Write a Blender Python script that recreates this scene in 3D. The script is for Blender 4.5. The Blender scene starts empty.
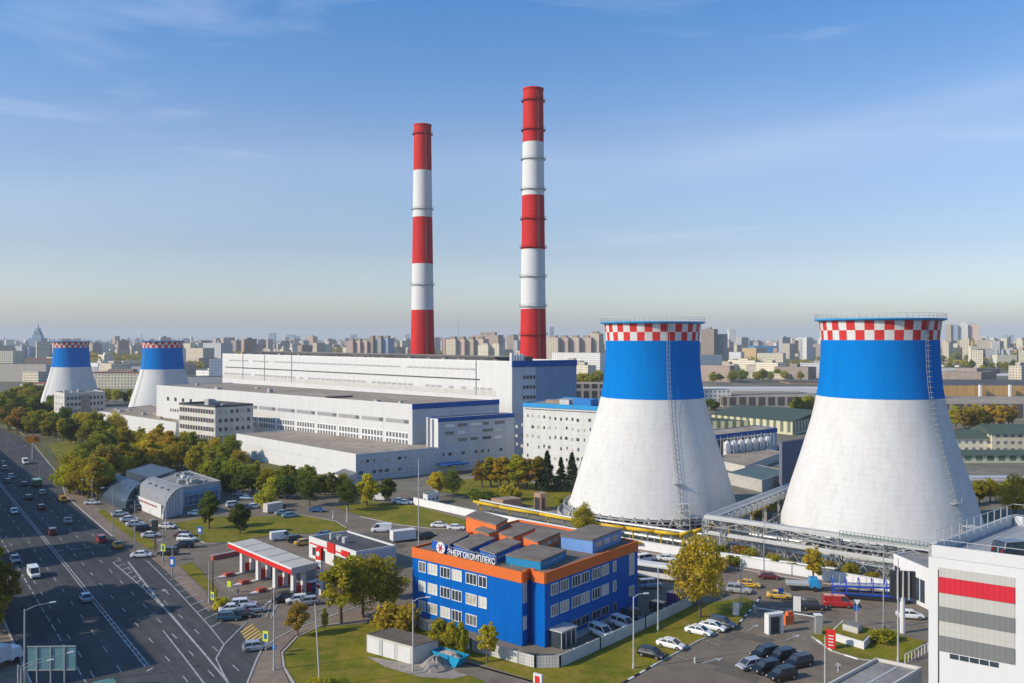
import bpy, math, random
from mathutils import Vector
R = math.radians
random.seed(7)
# ---------------- camera, world, sun, exposure ----------------
FPX, HOR, CAMZ = 870.0, 338.0, 50.0          # focal length in pixels, horizon row, drone height
scene = bpy.context.scene
col = scene.collection
cd = bpy.data.cameras.new('camera'); cam = bpy.data.objects.new('camera', cd); col.objects.link(cam)
cam.location = (0, 0, CAMZ); cam.rotation_euler = (R(90), 0, 0)
cd.sensor_width = 36; cd.lens = FPX/1024*36; cd.shift_y = -(341.5-HOR)/1024
cd.clip_start = 0.5; cd.clip_end = 60000
scene.camera = cam
SUN_AZ, SUN_EL = 250.0, 31.0
world = bpy.data.worlds.new('World'); scene.world = world; world.use_nodes = True
nt = world.node_tree; nt.nodes.clear()
wo = nt.nodes.new('ShaderNodeOutputWorld'); bg = nt.nodes.new('ShaderNodeBackground')
sky = nt.nodes.new('ShaderNodeTexSky'); sky.sky_type = 'NISHITA'; sky.sun_disc = False
sky.sun_elevation = R(SUN_EL); sky.sun_rotation = R(SUN_AZ); sky.altitude = 150
sky.air_density = 1.0; sky.dust_density = 1.5; sky.ozone_density = 1.3
bg.inputs[1].default_value = 0.135
tc = nt.nodes.new('ShaderNodeTexCoord'); mp = nt.nodes.new('ShaderNodeMapping')
mp.inputs['Rotation'].default_value = (0.0, R(-14), R(8)); mp.inputs['Scale'].default_value = (1.1, 1.0, 6.5)
nz = nt.nodes.new('ShaderNodeTexNoise'); nz.inputs['Scale'].default_value = 2.1; nz.inputs['Detail'].default_value = 7
nz.inputs['Roughness'].default_value = 0.55; nz.inputs['Distortion'].default_value = 0.5
rp = nt.nodes.new('ShaderNodeValToRGB'); rp.color_ramp.elements[0].position = 0.60; rp.color_ramp.elements[0].color = (0, 0, 0, 1)
rp.color_ramp.elements[1].position = 0.80; rp.color_ramp.elements[1].color = (0.22, 0.22, 0.22, 1)
mx = nt.nodes.new('ShaderNodeMixRGB'); mx.inputs[2].default_value = (7.4, 7.7, 8.2, 1)
nt.links.new(tc.outputs['Generated'], mp.inputs[0]); nt.links.new(mp.outputs[0], nz.inputs[0])
nt.links.new(nz.outputs[0], rp.inputs[0])
def mth(op, a, b=None, clamp=False):
    n = nt.nodes.new('ShaderNodeMath'); n.operation = op; n.use_clamp = clamp
    for k, v in ((0, a), (1, b)):
        if v is None: continue
        if isinstance(v, (int, float)): n.inputs[k].default_value = v
        else: nt.links.new(v, n.inputs[k])
    return n.outputs[0]
sx = nt.nodes.new('ShaderNodeSeparateXYZ'); nt.links.new(tc.outputs['Generated'], sx.inputs[0])
yy = mth('MAXIMUM', sx.outputs[1], .05); xr = mth('DIVIDE', sx.outputs[0], yy); zr = mth('DIVIDE', sx.outputs[2], yy)
def streak(a, b, w, amp, x0):               # a faint slanting bank of cirrus high in the sky
    d = mth('DIVIDE', mth('SUBTRACT', zr, mth('ADD', mth('MULTIPLY', xr, b), a)), w)
    g = mth('DIVIDE', 1, mth('ADD', 1, mth('MULTIPLY', d, d)))
    g = mth('MULTIPLY', g, mth('MULTIPLY', mth('SUBTRACT', xr, x0), 4, True))
    return mth('MULTIPLY', mth('MULTIPLY', g, amp), mth('ADD', mth('MULTIPLY', nz.outputs[0], 1.6), -.25))
cl = mth('ADD', rp.outputs[0], mth('ADD', streak(.150, .235, .022, .15, -.05), streak(.20, .06, .05, .16, -.9)), True)
nt.links.new(cl, mx.inputs[0])
tn = nt.nodes.new('ShaderNodeMixRGB'); tn.blend_type = 'MULTIPLY'; tn.inputs[0].default_value = 1; tn.inputs[2].default_value = (1, 1, 1, 1)
tc = nt.nodes.new('ShaderNodeTexCoord'); sz = nt.nodes.new('ShaderNodeSeparateXYZ'); nt.links.new(tc.outputs['Generated'], sz.inputs[0])
tr = nt.nodes.new('ShaderNodeValToRGB'); el = tr.color_ramp.elements           # deeper blue aloft, paler air low down
for i, (z_, c_) in enumerate(((0, (1.22,1.24,1.38)), (.04, (1.20,1.22,1.38)), (.10, (.95,.98,1.13)), (.21, (.86,.99,1.21)), (.36, (.47,.93,1.36)), (1, (.42,.90,1.36)))):
    e_ = el[i] if i < 1 else (el.new(z_) if i < 5 else el[len(el)-1])
    e_.position = z_; e_.color = (c_[0]/1.4, c_[1]/1.4, c_[2]/1.4, 1)
nt.links.new(sz.outputs[2], tr.inputs[0])
sc14 = nt.nodes.new('ShaderNodeVectorMath'); sc14.operation = 'SCALE'; sc14.inputs['Scale'].default_value = 1.4; nt.links.new(tr.outputs[0], sc14.inputs[0]); nt.links.new(sc14.outputs[0], tn.inputs[2])
nt.links.new(sky.outputs[0], tn.inputs[1]); nt.links.new(tn.outputs[0], mx.inputs[1]); nt.links.new(mx.outputs[0], bg.inputs[0]); nt.links.new(bg.outputs[0], wo.inputs[0])
sd = bpy.data.lights.new('sun', 'SUN'); sd.energy = 4.4; sd.angle = R(0.53); sd.color = (1.0, 0.865, 0.68)
sun = bpy.data.objects.new('sun', sd); col.objects.link(sun)
sv = Vector((math.sin(R(SUN_AZ))*math.cos(R(SUN_EL)), math.cos(R(SUN_AZ))*math.cos(R(SUN_EL)), math.sin(R(SUN_EL))))
sun.rotation_euler = sv.to_track_quat('Z', 'Y').to_euler(); sun.location = (0, 0, 300)
vs = scene.view_settings
vs.view_transform = 'Standard'; vs.look = 'None'; vs.exposure = 0.0; vs.gamma = 1.0; vs.use_curve_mapping = False
scene.cycles.max_bounces = 5; scene.cycles.diffuse_bounces = 2; scene.cycles.glossy_bounces = 2
scene.cycles.transmission_bounces = 4; scene.cycles.transparent_max_bounces = 8; scene.cycles.volume_bounces = 0
scene.cycles.use_denoising = True

# ---------------- geometry helpers ----------------
def T(px, py, z=0.0):                      # survey point: where a sight line meets the level z
    Y = (CAMZ-z)*FPX/(py-HOR)
    return Vector(((px-512)/FPX*Y, Y, z))
def at(px, Y, z=0.0): return Vector(((px-512)/FPX*Y, Y, z))
def PX(p): return 512+p[0]*FPX/p[1]
def dirv(az): return Vector((math.sin(R(az)), math.cos(R(az)), 0))
def rotz_of(az): return math.atan2(math.cos(R(az)), math.sin(R(az)))
def run_to(C, d, px):                      # distance from C along d to the sight plane of column px
    k = (px-512)/FPX
    return (k*C[1]-C[0])/(d[0]-k*d[1])
def zof(p, py): return CAMZ-(py-HOR)*p[1]/FPX

class MB:
    def __init__(s): s.v = []; s.f = []; s.m = []; s.i = 0
    def add(s, vs, fs, m=None):
        b = len(s.v); s.v += [tuple(v) for v in vs]
        for f in fs: s.f.append([b+k for k in f]); s.m.append(s.i if m is None else m)
        return s
    def box(s, x0, y0, z0, x1, y1, z1, m=None):
        if x0 > x1: x0, x1 = x1, x0
        if y0 > y1: y0, y1 = y1, y0
        if z0 > z1: z0, z1 = z1, z0
        vs = [(x0,y0,z0),(x1,y0,z0),(x1,y1,z0),(x0,y1,z0),(x0,y0,z1),(x1,y0,z1),(x1,y1,z1),(x0,y1,z1)]
        return s.add(vs, [(3,2,1,0),(4,5,6,7),(0,1,5,4),(1,2,6,5),(2,3,7,6),(3,0,4,7)], m)
    def prism(s, pts, z0, z1, m=None, mt=None):
        n = len(pts)
        a = sum(pts[i][0]*pts[(i+1)%n][1]-pts[(i+1)%n][0]*pts[i][1] for i in range(n))
        if a < 0: pts = list(reversed(pts))
        vs = [(p[0],p[1],z0) for p in pts]+[(p[0],p[1],z1) for p in pts]
        s.add(vs, [[i,(i+1)%n,n+(i+1)%n,n+i] for i in range(n)]+[list(range(n-1,-1,-1))], m)
        s.add([(p[0],p[1],z1) for p in pts], [list(range(n))], m if mt is None else mt)
        return s
    def bar(s, p0, p1, w, h=None, m=None, up=(0,0,1)):
        p0 = Vector(p0); p1 = Vector(p1); h = h or w
        d = (p1-p0).normalized(); u = Vector(up)
        if abs(d.dot(u)) > .98: u = Vector((1,0,0))
        a = d.cross(u).normalized(); b = a.cross(d).normalized()
        vs = []
        for p in (p0, p1):
            for sa, sb in ((-1,-1),(1,-1),(1,1),(-1,1)): vs.append(p+a*(sa*w/2)+b*(sb*h/2))
        return s.add(vs, [(0,1,2,3),(7,6,5,4),(0,4,5,1),(1,5,6,2),(2,6,7,3),(3,7,4,0)], m)
    def cyl(s, p0, p1, r0, r1=None, n=8, m=None, caps=True):
        p0 = Vector(p0); p1 = Vector(p1); r1 = r0 if r1 is None else r1
        d = (p1-p0).normalized(); u = Vector((0,0,1))
        if abs(d.dot(u)) > .98: u = Vector((1,0,0))
        a = d.cross(u).normalized(); b = a.cross(d).normalized(); vs = []
        for p, r in ((p0,r0),(p1,r1)):
            for k in range(n):
                t = 2*math.pi*k/n; vs.append(p+a*(r*math.cos(t))+b*(r*math.sin(t)))
        fs = [[k,n+k,n+(k+1)%n,(k+1)%n] for k in range(n)]
        if caps: fs += [list(range(n)), list(range(2*n-1,n-1,-1))]
        return s.add(vs, fs, m)
    def tube(s, pts, r, n=8, m=None):
        for a, b in zip(pts, pts[1:]): s.cyl(a, b, r, r, n, m)
        return s
    def lathe(s, prof, n=48, c=(0,0), mf=None, m=None):     # prof: (r,z) from bottom to top; mf(i,k) -> material
        b = len(s.v)
        for r, z in prof:
            for k in range(n):
                t = 2*math.pi*k/n; s.v.append((c[0]+r*math.cos(t), c[1]+r*math.sin(t), z))
        for i in range(len(prof)-1):
            for k in range(n):
                s.f.append([b+i*n+k, b+i*n+(k+1)%n, b+(i+1)*n+(k+1)%n, b+(i+1)*n+k])
                s.m.append(mf(i, k) if mf else (s.i if m is None else m))
        return s
    def build(s, name, mats, parent=None, smooth=False, base=None):
        if not isinstance(mats, (list, tuple)): mats = [mats]
        me = bpy.data.meshes.new(name); vv = s.v
        if base is not None: vv = [(x-base[0], y-base[1], z-base[2]) for x, y, z in vv]
        me.from_pydata(vv, [], s.f)
        for m in mats: me.materials.append(m)
        me.polygons.foreach_set('material_index', s.m)
        if smooth: me.polygons.foreach_set('use_smooth', [True]*len(s.f))
        me.update()
        uv = me.uv_layers.new(name='UVMap').data
        for p in me.polygons:
            n = p.normal
            if abs(n.z) > .7:
                for li in p.loop_indices: c = vv[me.loops[li].vertex_index]; uv[li].uv = (c[0], c[1])
            else:
                t = Vector((-n.y, n.x, 0)); t = t.normalized() if t.length > 1e-6 else Vector((1,0,0))
                for li in p.loop_indices: c = vv[me.loops[li].vertex_index]; uv[li].uv = (c[0]*t.x+c[1]*t.y, c[2])
        o = bpy.data.objects.new(name, me); col.objects.link(o)
        if base is not None: o.location = base
        if parent is not None: o.parent = parent
        return o

def tag(o, label=None, cat=None, group=None, kind=None):
    if label: o['label'] = label
    if cat: o['category'] = cat
    if group: o['group'] = group
    if kind: o['kind'] = kind
    return o
def thing(name, label, cat, loc=(0,0,0), rz=0, group=None):
    o = bpy.data.objects.new(name, None); col.objects.link(o); o.empty_display_size = .3
    o.location = loc; o.rotation_euler = (0,0,rz)
    return tag(o, label, cat, group)
KIDS = {}
def copy_tree(o, parent=None):
    c = o.copy(); col.objects.link(c); c.parent = parent
    for ch in list(o.children): copy_tree(ch, c)
    return c
def sub(ob, me_src, loc, parent, rz=0, name=None):
    c = me_src.copy(); col.objects.link(c); c.parent = parent; c.location = loc; c.rotation_euler = (0,0,rz)
    return c
AUTO = []                                   # things whose labels are completed by their order from the left
ORD = ['leftmost','second','third','fourth','fifth','sixth','seventh','eighth','ninth','tenth','eleventh','twelfth','thirteenth','fourteenth','fifteenth','sixteenth','seventeenth','eighteenth','nineteenth','twentieth']
NUM = ['zero','one','two','three','four','five','six','seven','eight','nine','ten','eleven','twelve','thirteen','fourteen','fifteen','sixteen','seventeen','eighteen','nineteen','twenty']
def auto(o, base, px): AUTO.append((o, base, px))
def finish_labels():
    d = {}
    for o, b, px in AUTO: d.setdefault(b, []).append((px, o.name, o))
    for b, l in d.items():
        l.sort(key=lambda t: t[:2])
        for i, (px, _, o) in enumerate(l):
            if len(l) == 1: o['label'] = b
            elif i == len(l)-1: o['label'] = b+', rightmost of %s' % (NUM[len(l)] if len(l) < 21 else 'them')
            elif i == 0: o['label'] = b+', leftmost of %s' % (NUM[len(l)] if len(l) < 21 else 'them')
            else: o['label'] = b+', %s of %s from left' % (ORD[i] if i < 20 else NUM[20], NUM[len(l)] if len(l) < 21 else 'them')

# ---------------- materials ----------------
def base_mat(name):
    m = bpy.data.materials.new(name); m.use_nodes = True
    return m, m.node_tree, m.node_tree.nodes['Principled BSDF']
def c4(c, k=1): return (min(1,c[0]*k), min(1,c[1]*k), min(1,c[2]*k), 1)
def noise_mix(nt, ca, cb, scale, coord='Object', detail=5, lo=.35, hi=.65, stretch=None, objrand=False):
    tc = nt.nodes.new('ShaderNodeTexCoord'); nz = nt.nodes.new('ShaderNodeTexNoise')
    nz.inputs['Scale'].default_value = scale; nz.inputs['Detail'].default_value = detail; nz.inputs['Roughness'].default_value = .6
    src = tc.outputs[coord]
    if stretch:
        mp = nt.nodes.new('ShaderNodeMapping'); mp.inputs['Scale'].default_value = stretch
        nt.links.new(src, mp.inputs[0]); src = mp.outputs[0]
    nt.links.new(src, nz.inputs[0])
    mr = nt.nodes.new('ShaderNodeMapRange'); mr.inputs[1].default_value = lo; mr.inputs[2].default_value = hi
    nt.links.new(nz.outputs[0], mr.inputs[0])
    mx = nt.nodes.new('ShaderNodeMixRGB')
    nt.links.new(mr.outputs[0], mx.inputs[0])
    for k, c in ((1, ca), (2, cb)):
        if isinstance(c, tuple): mx.inputs[k].default_value = c
        else: nt.links.new(c, mx.inputs[k])
    return mx.outputs[0]
def plain(name, c, rough=.7, metal=0, var=.18, scale=.35, scale2=3.0, stretch=None, coat=0, bump=0):
    m, nt, b = base_mat(name)
    a = noise_mix(nt, c4(c, 1-var), c4(c, 1+var*.4), scale, stretch=stretch)
    bb = noise_mix(nt, c4(c, 1-var*.5), c4(c, 1+var*.3), scale2)
    mx = nt.nodes.new('ShaderNodeMixRGB'); mx.inputs[0].default_value = .45
    nt.links.new(a, mx.inputs[1]); nt.links.new(bb, mx.inputs[2])
    nt.links.new(mx.outputs[0], b.inputs['Base Color'])
    b.inputs['Roughness'].default_value = rough; b.inputs['Metallic'].default_value = metal
    if rough > .45: b.inputs['Specular IOR Level'].default_value = .18
    if coat: b.inputs['Coat Weight'].default_value = coat; b.inputs['Coat Roughness'].default_value = .08
    return m
def flat(name, c, rough=.5, metal=0, coat=0):
    m, nt, b = base_mat(name); b.inputs['Base Color'].default_value = c4(c)
    b.inputs['Roughness'].default_value = rough; b.inputs['Metallic'].default_value = metal
    if coat: b.inputs['Coat Weight'].default_value = coat; b.inputs['Coat Roughness'].default_value = .06
    return m
def grid(name, cell, line, w, h, mortar, off=0.0, rough=.6, var=.12, cell2=None, bias=0.0, stain=None, gl=None, objrand=0, metal=0):
    # UV in metres: cells of w x h separated by lines (panels and seams, or windows in a wall)
    m, nt, b = base_mat(name)
    tc = nt.nodes.new('ShaderNodeTexCoord'); br = nt.nodes.new('ShaderNodeTexBrick')
    br.offset = off; br.squash = 1; br.inputs['Scale'].default_value = 1; br.inputs['Mortar Size'].default_value = mortar
    br.inputs['Mortar Smooth'].default_value = .05; br.inputs['Bias'].default_value = bias
    br.inputs['Brick Width'].default_value = w; br.inputs['Row Height'].default_value = h
    br.inputs['Color1'].default_value = c4(cell); br.inputs['Color2'].default_value = c4(cell2 or cell)
    br.inputs['Mortar'].default_value = c4(line)
    nt.links.new(tc.outputs['UV'], br.inputs[0])
    b.inputs['Specular IOR Level'].default_value = .12
    st = noise_mix(nt, (1-var*1.3, 1-var*1.35, 1-var*1.5, 1), (1, 1, 1, 1), .5, stretch=(1,1,.12), detail=6)
    mu = nt.nodes.new('ShaderNodeMixRGB'); mu.blend_type = 'MULTIPLY'; mu.inputs[0].default_value = 1
    nt.links.new(br.outputs[0], mu.inputs[1]); nt.links.new(st, mu.inputs[2]); out = mu.outputs[0]
    if objrand:
        oi = nt.nodes.new('ShaderNodeObjectInfo'); mr = nt.nodes.new('ShaderNodeMapRange')
        mr.inputs[3].default_value = 1-objrand; mr.inputs[4].default_value = 1+objrand*.4
        nt.links.new(oi.outputs['Random'], mr.inputs[0])
        m2 = nt.nodes.new('ShaderNodeMixRGB'); m2.blend_type = 'MULTIPLY'; m2.inputs[0].default_value = 1
        nt.links.new(out, m2.inputs[1]); nt.links.new(mr.outputs[0], m2.inputs[2]); out = m2.outputs[0]
    nt.links.new(out, b.inputs['Base Color'])
    b.inputs['Roughness'].default_value = rough; b.inputs['Metallic'].default_value = metal
    return m
def ground_mat(name, c1, c2, c3, s1=.02, s2=.15, s3=2.0, rough=.95):
    m, nt, b = base_mat(name)
    a = noise_mix(nt, c4(c1), c4(c2), s1, lo=.4, hi=.6)
    a2 = noise_mix(nt, a, c4(c3), s2, lo=.45, hi=.75)
    f = noise_mix(nt, (.78,.78,.78,1), (1.05,1.05,1.05,1), s3, lo=.3, hi=.7)
    mu = nt.nodes.new('ShaderNodeMixRGB'); mu.blend_type = 'MULTIPLY'; mu.inputs[0].default_value = 1
    nt.links.new(a2, mu.inputs[1]); nt.links.new(f, mu.inputs[2])
    nt.links.new(mu.outputs[0], b.inputs['Base Color']); b.inputs['Roughness'].default_value = rough
    b.inputs['Specular IOR Level'].default_value = .2
    return m
def leaf_mat(name, c1, c2, spread=.35):
    m, nt, b = base_mat(name)
    a = noise_mix(nt, c4(c1), c4(c2), .45, detail=2, lo=.38, hi=.62)
    oi = nt.nodes.new('ShaderNodeObjectInfo'); mr = nt.nodes.new('ShaderNodeMapRange')
    mr.inputs[3].default_value = 1.1-spread*.7; mr.inputs[4].default_value = 1.1+spread*.7
    nt.links.new(oi.outputs['Random'], mr.inputs[0])
    hs = nt.nodes.new('ShaderNodeHueSaturation'); h2 = nt.nodes.new('ShaderNodeMath'); h2.operation = 'MULTIPLY'; h2.inputs[1].default_value = 7.31
    h3 = nt.nodes.new('ShaderNodeMath'); h3.operation = 'FRACT'; h4 = nt.nodes.new('ShaderNodeMapRange'); h4.inputs[3].default_value = .492; h4.inputs[4].default_value = .532
    nt.links.new(oi.outputs['Random'], h2.inputs[0]); nt.links.new(h2.outputs[0], h3.inputs[0]); nt.links.new(h3.outputs[0], h4.inputs[0]); nt.links.new(h4.outputs[0], hs.inputs['Hue']); nt.links.new(a, hs.inputs['Color'])
    mu = nt.nodes.new('ShaderNodeMixRGB'); mu.blend_type = 'MULTIPLY'; mu.inputs[0].default_value = 1
    nt.links.new(hs.outputs[0], mu.inputs[1]); nt.links.new(mr.outputs[0], mu.inputs[2])
    nt.links.new(mu.outputs[0], b.inputs['Base Color']); b.inputs['Roughness'].default_value = .6
    b.inputs['Specular IOR Level'].default_value = .12
    tr = nt.nodes.new('ShaderNodeBsdfTranslucent'); nt.links.new(mu.outputs[0], tr.inputs[0])
    ms = nt.nodes.new('ShaderNodeMixShader'); ms.inputs[0].default_value = .38
    out = nt.nodes['Material Output']
    nt.links.new(b.outputs[0], ms.inputs[1]); nt.links.new(tr.outputs[0], ms.inputs[2]); nt.links.new(ms.outputs[0], out.inputs[0])
    return m
W = {}
W['asphalt'] = ground_mat('asphalt', (.068,.072,.078), (.086,.089,.093), (.055,.058,.063), .05, .3, 3)
W['asphalt2'] = ground_mat('asphalt_worn', (.195,.158,.118), (.245,.20,.152), (.145,.12,.094), .05, .25, 2)
W['paving'] = ground_mat('paving', (.24,.18,.135), (.29,.22,.165), (.20,.155,.12), .1, .5, 4)
W['grass'] = ground_mat('grass', (.12,.135,.004), (.21,.19,.008), (.28,.19,.04), .12, .35, 1.1, 2.5)
W['park'] = ground_mat('park_soil', (.09,.105,.03), (.14,.13,.045), (.17,.13,.06), .05, .3, 2)
W['city'] = ground_mat('city_ground', (.13,.125,.08), (.21,.19,.15), (.09,.105,.05), .004, .03, .2)
W['yard'] = ground_mat('yard_ground', (.19,.165,.13), (.26,.23,.19), (.12,.13,.06), .03, .15, 1.5)
W['gravel'] = ground_mat('gravel', (.34,.29,.25), (.42,.36,.31), (.22,.18,.15), .2, .8, 4)
W['paint'] = plain('road_paint', (.42,.42,.41), .8, var=.75, scale=1.6, scale2=5)
W['ypaint'] = plain('yellow_road_paint', (.6,.42,.12), .7, var=.3, scale=1.2)
W['kerb'] = plain('kerb_concrete', (.42,.39,.36), .9)
W['kerbw'] = plain('white_kerb', (.75,.75,.72), .8); W['kerbb'] = plain('black_kerb', (.03,.03,.03), .8)
W['white'] = plain('white_paint', (.66,.65,.64), .6, var=.08)
W['white_trim'] = flat('white_trim', (.72,.72,.71), .5)
W['concrete'] = plain('concrete', (.45,.43,.40), .9, var=.25)
W['glass'] = plain('window_glass', (.045,.06,.08), .12, var=.5, scale=.9, scale2=1.3)
W['glass_lit'] = plain('lit_glass', (.50,.47,.39), .2, var=.5, scale=.7, scale2=1.5)  # brightness of lit and reflecting panes put into the colour
W['grey_glass'] = plain('dusty_glass', (.17,.175,.18), .35, var=.5, scale=.5)
W['dark'] = flat('dark_metal', (.03,.032,.036), .5)
W['steel'] = plain('grey_steel', (.42,.43,.43), .45, .4)
W['galv'] = plain('galvanised_steel', (.56,.56,.55), .5, .3)
W['rubber'] = flat('tyre_rubber', (.02,.02,.02), .8)
W['rim'] = flat('alloy', (.45,.45,.46), .35, .8)
W['roof_brown'] = ground_mat('bitumen_roof', (.33,.265,.205), (.42,.345,.27), (.24,.195,.155), .04, .2, 1.2)
W['roof_grey'] = ground_mat('grey_roof', (.24,.23,.215), (.33,.315,.295), (.17,.165,.16), .04, .2, 1.2)
W['roof_dark'] = ground_mat('dark_roof', (.075,.08,.085), (.12,.12,.125), (.06,.06,.065), .04, .2, 1.2)
W['blue_trim'] = plain('blue_trim', (.008,.085,.33), .5)
W['cyan_trim'] = plain('light_blue_trim', (.03,.30,.62), .5)
W['bark'] = plain('bark', (.14,.105,.08), .95)
W['yellow'] = plain('yellow_pipe', (.66,.42,.02), .5, var=.2)
W['brick'] = grid('brick_wall', (.36,.2,.12), (.42,.34,.27), 1.0, .35, .05, .5)
W['red'] = plain('red_paint', (.62,.03,.025), .5, var=.15); W['redw'] = W['red']
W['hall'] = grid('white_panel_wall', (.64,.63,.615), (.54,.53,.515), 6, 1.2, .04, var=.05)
W['hall_blue'] = grid('shaded_blue_panel', (.50,.54,.60), (.36,.40,.46), 6, 1.5, .06, var=.08)  # for shaded sides of pale walls, bluish shade put into the colour
W['hall_blue2'] = grid('shaded_blue_grey_panel', (.21,.32,.47), (.16,.25,.38), 3, 6, .06, var=.08)  # blue panel paint, with the shade of the end wall darkened in
W['stone'] = plain('pale_stone', (.56,.53,.49), .9, var=.2)
W['cream'] = plain('cream_render', (.62,.58,.44), .9, var=.15)
LEAF = {
 'dark': leaf_mat('dark_green_leaves', (.085,.11,.018), (.16,.18,.025)),
 'green': leaf_mat('green_leaves', (.19,.205,.02), (.33,.31,.028)),
 'olive': leaf_mat('olive_leaves', (.28,.235,.022), (.46,.36,.03)),
 'yellow': leaf_mat('yellow_leaves', (.42,.31,.03), (.60,.41,.035)),
 'rust': leaf_mat('rust_leaves', (.29,.185,.04), (.40,.25,.05)),
 'conifer': leaf_mat('conifer_needles', (.03,.055,.028), (.05,.08,.04), .2)}

def shell_mat(name, c):
    m, nt, b = base_mat(name)
    a = noise_mix(nt, c4(c, .95), c4(c, 1.02), .16, stretch=(1,1,.25), detail=7, lo=.32, hi=.62)
    st = noise_mix(nt, (.93,.925,.915,1), (1,1,1,1), .9, stretch=(1,1,.05), detail=6, lo=.36, hi=.55)
    fine = noise_mix(nt, (.95,.95,.95,1), (1.02,1.02,1.02,1), 2.2, detail=4)
    tc = nt.nodes.new('ShaderNodeTexCoord'); sp = nt.nodes.new('ShaderNodeSeparateXYZ'); nt.links.new(tc.outputs['Object'], sp.inputs[0])
    dv = nt.nodes.new('ShaderNodeMath'); dv.operation = 'DIVIDE'; dv.inputs[1].default_value = 1.5; fr = nt.nodes.new('ShaderNodeMath'); fr.operation = 'FRACT'
    lt = nt.nodes.new('ShaderNodeMath'); lt.operation = 'LESS_THAN'; lt.inputs[1].default_value = .07
    nt.links.new(sp.outputs[2], dv.inputs[0]); nt.links.new(dv.outputs[0], fr.inputs[0]); nt.links.new(fr.outputs[0], lt.inputs[0])
    rg = nt.nodes.new('ShaderNodeMixRGB'); rg.inputs[1].default_value = (1,1,1,1); rg.inputs[2].default_value = (.91,.91,.91,1); nt.links.new(lt.outputs[0], rg.inputs[0])
    out = a
    for o in (st, fine, rg.outputs[0]):
        mu = nt.nodes.new('ShaderNodeMixRGB'); mu.blend_type = 'MULTIPLY'; mu.inputs[0].default_value = 1
        nt.links.new(out, mu.inputs[1]); nt.links.new(o, mu.inputs[2]); out = mu.outputs[0]
    nt.links.new(out, b.inputs['Base Color']); b.inputs['Roughness'].default_value = .95; b.inputs['Specular IOR Level'].default_value = .05
    bp = nt.nodes.new('ShaderNodeBump'); bp.inputs['Strength'].default_value = .2; bp.inputs['Distance'].default_value = .25
    nz = nt.nodes.new('ShaderNodeTexNoise'); nz.inputs['Scale'].default_value = .55; nz.inputs['Detail'].default_value = 4; nt.links.new(tc.outputs['Object'], nz.inputs[0])
    nt.links.new(nz.outputs[0], bp.inputs['Height']); nt.links.new(bp.outputs[0], b.inputs['Normal'])
    return m

W['avenue_asphalt'] = ground_mat('avenue_asphalt', (.070,.073,.078), (.088,.090,.093), (.058,.061,.065), .05, .3, 3)
def wheel_tracks(m):
    nt = m.node_tree; b = nt.nodes['Principled BSDF']; src = b.inputs['Base Color'].links[0].from_socket
    tc = nt.nodes.new('ShaderNodeTexCoord'); mp = nt.nodes.new('ShaderNodeMapping'); mp.inputs['Rotation'].default_value = (0,0,R(-37))
    m2 = nt.nodes.new('ShaderNodeMapping'); m2.inputs['Scale'].default_value = (.75,.012,1)
    nz = nt.nodes.new('ShaderNodeTexNoise'); nz.inputs['Scale'].default_value = 1; nz.inputs['Detail'].default_value = 5
    nt.links.new(tc.outputs['Object'], mp.inputs[0]); nt.links.new(mp.outputs[0], m2.inputs[0]); nt.links.new(m2.outputs[0], nz.inputs[0])
    mr = nt.nodes.new('ShaderNodeMapRange'); mr.inputs[1].default_value = .35; mr.inputs[2].default_value = .65; mr.inputs[3].default_value = .80; mr.inputs[4].default_value = 1.12; nt.links.new(nz.outputs[0], mr.inputs[0])
    mu = nt.nodes.new('ShaderNodeMixRGB'); mu.blend_type = 'MULTIPLY'; mu.inputs[0].default_value = 1
    nt.links.new(src, mu.inputs[1]); nt.links.new(mr.outputs[0], mu.inputs[2]); nt.links.new(mu.outputs[0], b.inputs['Base Color'])
wheel_tracks(W['avenue_asphalt'])

W['shed_roof'] = ground_mat('shed_roof', (.20,.165,.135), (.25,.21,.175), (.15,.125,.105), .15, .5, 2)
W['garage_roof'] = ground_mat('garage_roof', (.13,.10,.08), (.17,.135,.11), (.10,.08,.065), .2, .6, 2)
# ---------------- ground, roads ----------------
g = MB(); g.add([(-16000,-2000,0),(16000,-2000,0),(16000,24000,0),(-16000,24000,0)], [(0,1,2,3)])
tag(g.build('ground', W['city']), kind='structure')
def sheet(name, pts, mat, z=.03, px=True):
    p = [T(*q) if px else Vector((q[0], q[1], 0)) for q in pts]
    n = len(p); a = sum(p[i].x*p[(i+1)%n].y-p[(i+1)%n].x*p[i].y for i in range(n))
    if a < 0: p.reverse()
    m = MB(); m.add([(q.x, q.y, z) for q in p], [list(range(n))])
    return tag(m.build(name, mat), kind='structure')
SK = [0]
def strip(m, pts, w, z, side=0):            # ribbon of width w along ground points
    SK[0] += 1; z = z+(SK[0]%60)*.0005
    for a, b in zip(pts, pts[1:]):
        a = Vector((a[0],a[1],0)); b = Vector((b[0],b[1],0)); d = (b-a).normalized(); n = Vector((-d.y, d.x, 0))
        o = n*side*w
        q = [a-n*w/2+o, b-n*w/2+o, b+n*w/2+o, a+n*w/2+o]
        m.add([(v.x, v.y, z) for v in q], [(0,1,2,3)])
def kerb_line(name, pxs, mats=None, w=.3, h=.14, seg=1.5, z0=0.0, px=True):
    m = MB(); P = [T(*q) if px else Vector((q[0],q[1],0)) for q in pxs]; k = 0
    for a, b in zip(P, P[1:]):
        L = (b-a).length; n = max(1, int(L/seg)) if mats else 1
        for i in range(n):
            p = a.lerp(b, i/n); q = a.lerp(b, (i+1)/n); m.i = k % 2 if mats else 0; k += 1
            m.bar((p.x,p.y,z0+h/2), (q.x,q.y,z0+h/2), w, h)
    return tag(m.build(name, mats or [W['kerb']]), kind='structure')

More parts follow.
